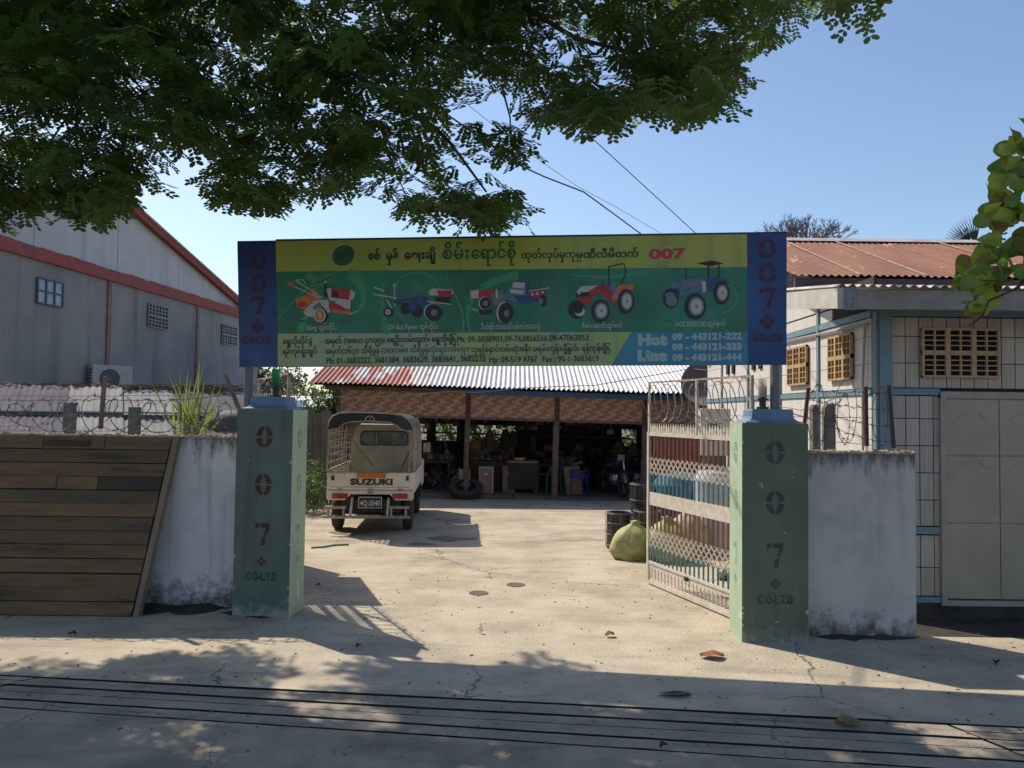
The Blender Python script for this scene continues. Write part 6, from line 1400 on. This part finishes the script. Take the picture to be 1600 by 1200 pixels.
for k in range(60):
    x, y, Y, p, inf = cl[rgl.randrange(len(cl))]
    if not inf: continue
    q = at(x+rgl.uniform(-110, 60), y-rgl.uniform(40, 130), Y); m_ = MB(); m_.tube([q, q.lerp(p, .5)+Vector((rgl.uniform(-.05, .05), 0, rgl.uniform(-.04, .06))), p], .010, 5, .004); m_.build('branch', bark_m, bigtree)

# ------------------------------------------------------------------ almond tree at the right edge, large single leaves
at_ = thing('almond_tree', 'broad round-leaved tree reaching in from the right edge', 'tree', (6.8, 4.2, 0))
mb = MB(); mb.tube([(6.8, 4.2, 0), (6.7, 4.3, 1.6), (6.3, 4.6, 3.2)], .16, 10, .11); mb.smooth = True; mb.build('trunk', bark_m, at_)
br = [[Vector((6.3, 4.6, 3.2)), at(1700, 250, 5.4), at(1600, 290, 5.4), at(1560, 325, 5.4), at(1545, 345, 5.4)], [at(1700, 300, 5.4), at(1610, 425, 5.4), at(1570, 440, 5.35), at(1505, 437, 5.3)], [at(1610, 425, 5.4), at(1590, 450, 5.4), at(1545, 470, 5.3), at(1535, 495, 5.3), at(1512, 510, 5.3)], [Vector((6.3, 4.6, 3.2)), at(1720, 150, 5.5), at(1640, 180, 5.5), at(1600, 215, 5.5)], [at(1560, 325, 5.4), at(1545, 400, 5.4), at(1540, 430, 5.35)]]
for P_ in br: m_ = MB(); m_.tube(P_, .022 if P_ is br[0] else .010, 6, .005); m_.smooth = True; m_.build('branch', bark_m, at_)
def almond_mesh(m, k):
    mb = MB(); n = 9; L_ = 1.0
    outl = [(0, .02), (.12, .06), (.3, .17), (.5, .29), (.68, .36), (.82, .35), (.93, .28), (.98, .17), (1.0, 0.05)]
    for i, (t, w) in enumerate(outl):
        z = -.25*t*t*(.5+k*.3)
        wv = .05*math.sin(t*9+k*2); mb.v += [(t, -w, z+w*.45+wv), (t, -w*.5, z+w*.16), (t, 0, z), (t, w*.5, z+w*.16), (t, w, z+w*.45-wv)]
    for i in range(len(outl)-1):
        for q in range(4): a = i*5+q; mb.f.append((a, a+1, a+6, a+5))
    mb.smooth = True; return mesh_of(mb, 'leaf', m)
AM = [almond_mesh(m, k) for m in almond for k in (0, 1)]
pol2 = [(1602, 192), (1572, 220), (1562, 262), (1545, 290), (1538, 330), (1540, 375), (1535, 402), (1508, 410), (1492, 425), (1494, 450), (1516, 458), (1512, 480), (1522, 492), (1545, 476), (1556, 450), (1600, 436), (1680, 440), (1690, 180)]
def in2(x, y):
    c_ = False; j = len(pol2)-1
    for i in range(len(pol2)):
        xi, yi = pol2[i]; xj, yj = pol2[j]
        if (yi > y) != (yj > y) and x < (xj-xi)*(y-yi)/(yj-yi)+xi: c_ = not c_
        j = i
    return c_
r = random.Random(41); cnt = 0; inv = MW[at_.name].inverted()
while cnt < 235:
    x, y = r.uniform(1485, 1690), r.uniform(185, 500)
    if not in2(x, y): continue
    if y > 405 and x < 1560 and r.random() < .1: continue
    cnt += 1; Y = 5.4+r.uniform(-.25, .25); c = at(x, y, Y); s_ = r.uniform(.12, .18)
    d = Vector((r.uniform(-1, .7), r.uniform(-.6, .4), r.uniform(-.8, .5))).normalized(); nrm = Vector((r.uniform(-.6, .6), -r.uniform(.5, 1.2), r.uniform(0, .8))).normalized(); sd = nrm.cross(d).normalized(); nrm = d.cross(sd)
    M3 = Matrix((d, sd, nrm)).transposed().to_4x4(); c2 = c-d*s_*.5; M3.translation = c2
    k = r.choices(range(6), [6, 6, 4, 4, 1, 1])[0]; o = bpy.data.objects.new('leaf', AM[k]); COL.objects.link(o); o.parent = at_; o.matrix_local = inv @ M3 @ Matrix.Diagonal((s_, s_, s_, 1))
print('objects', len(bpy.data.objects))
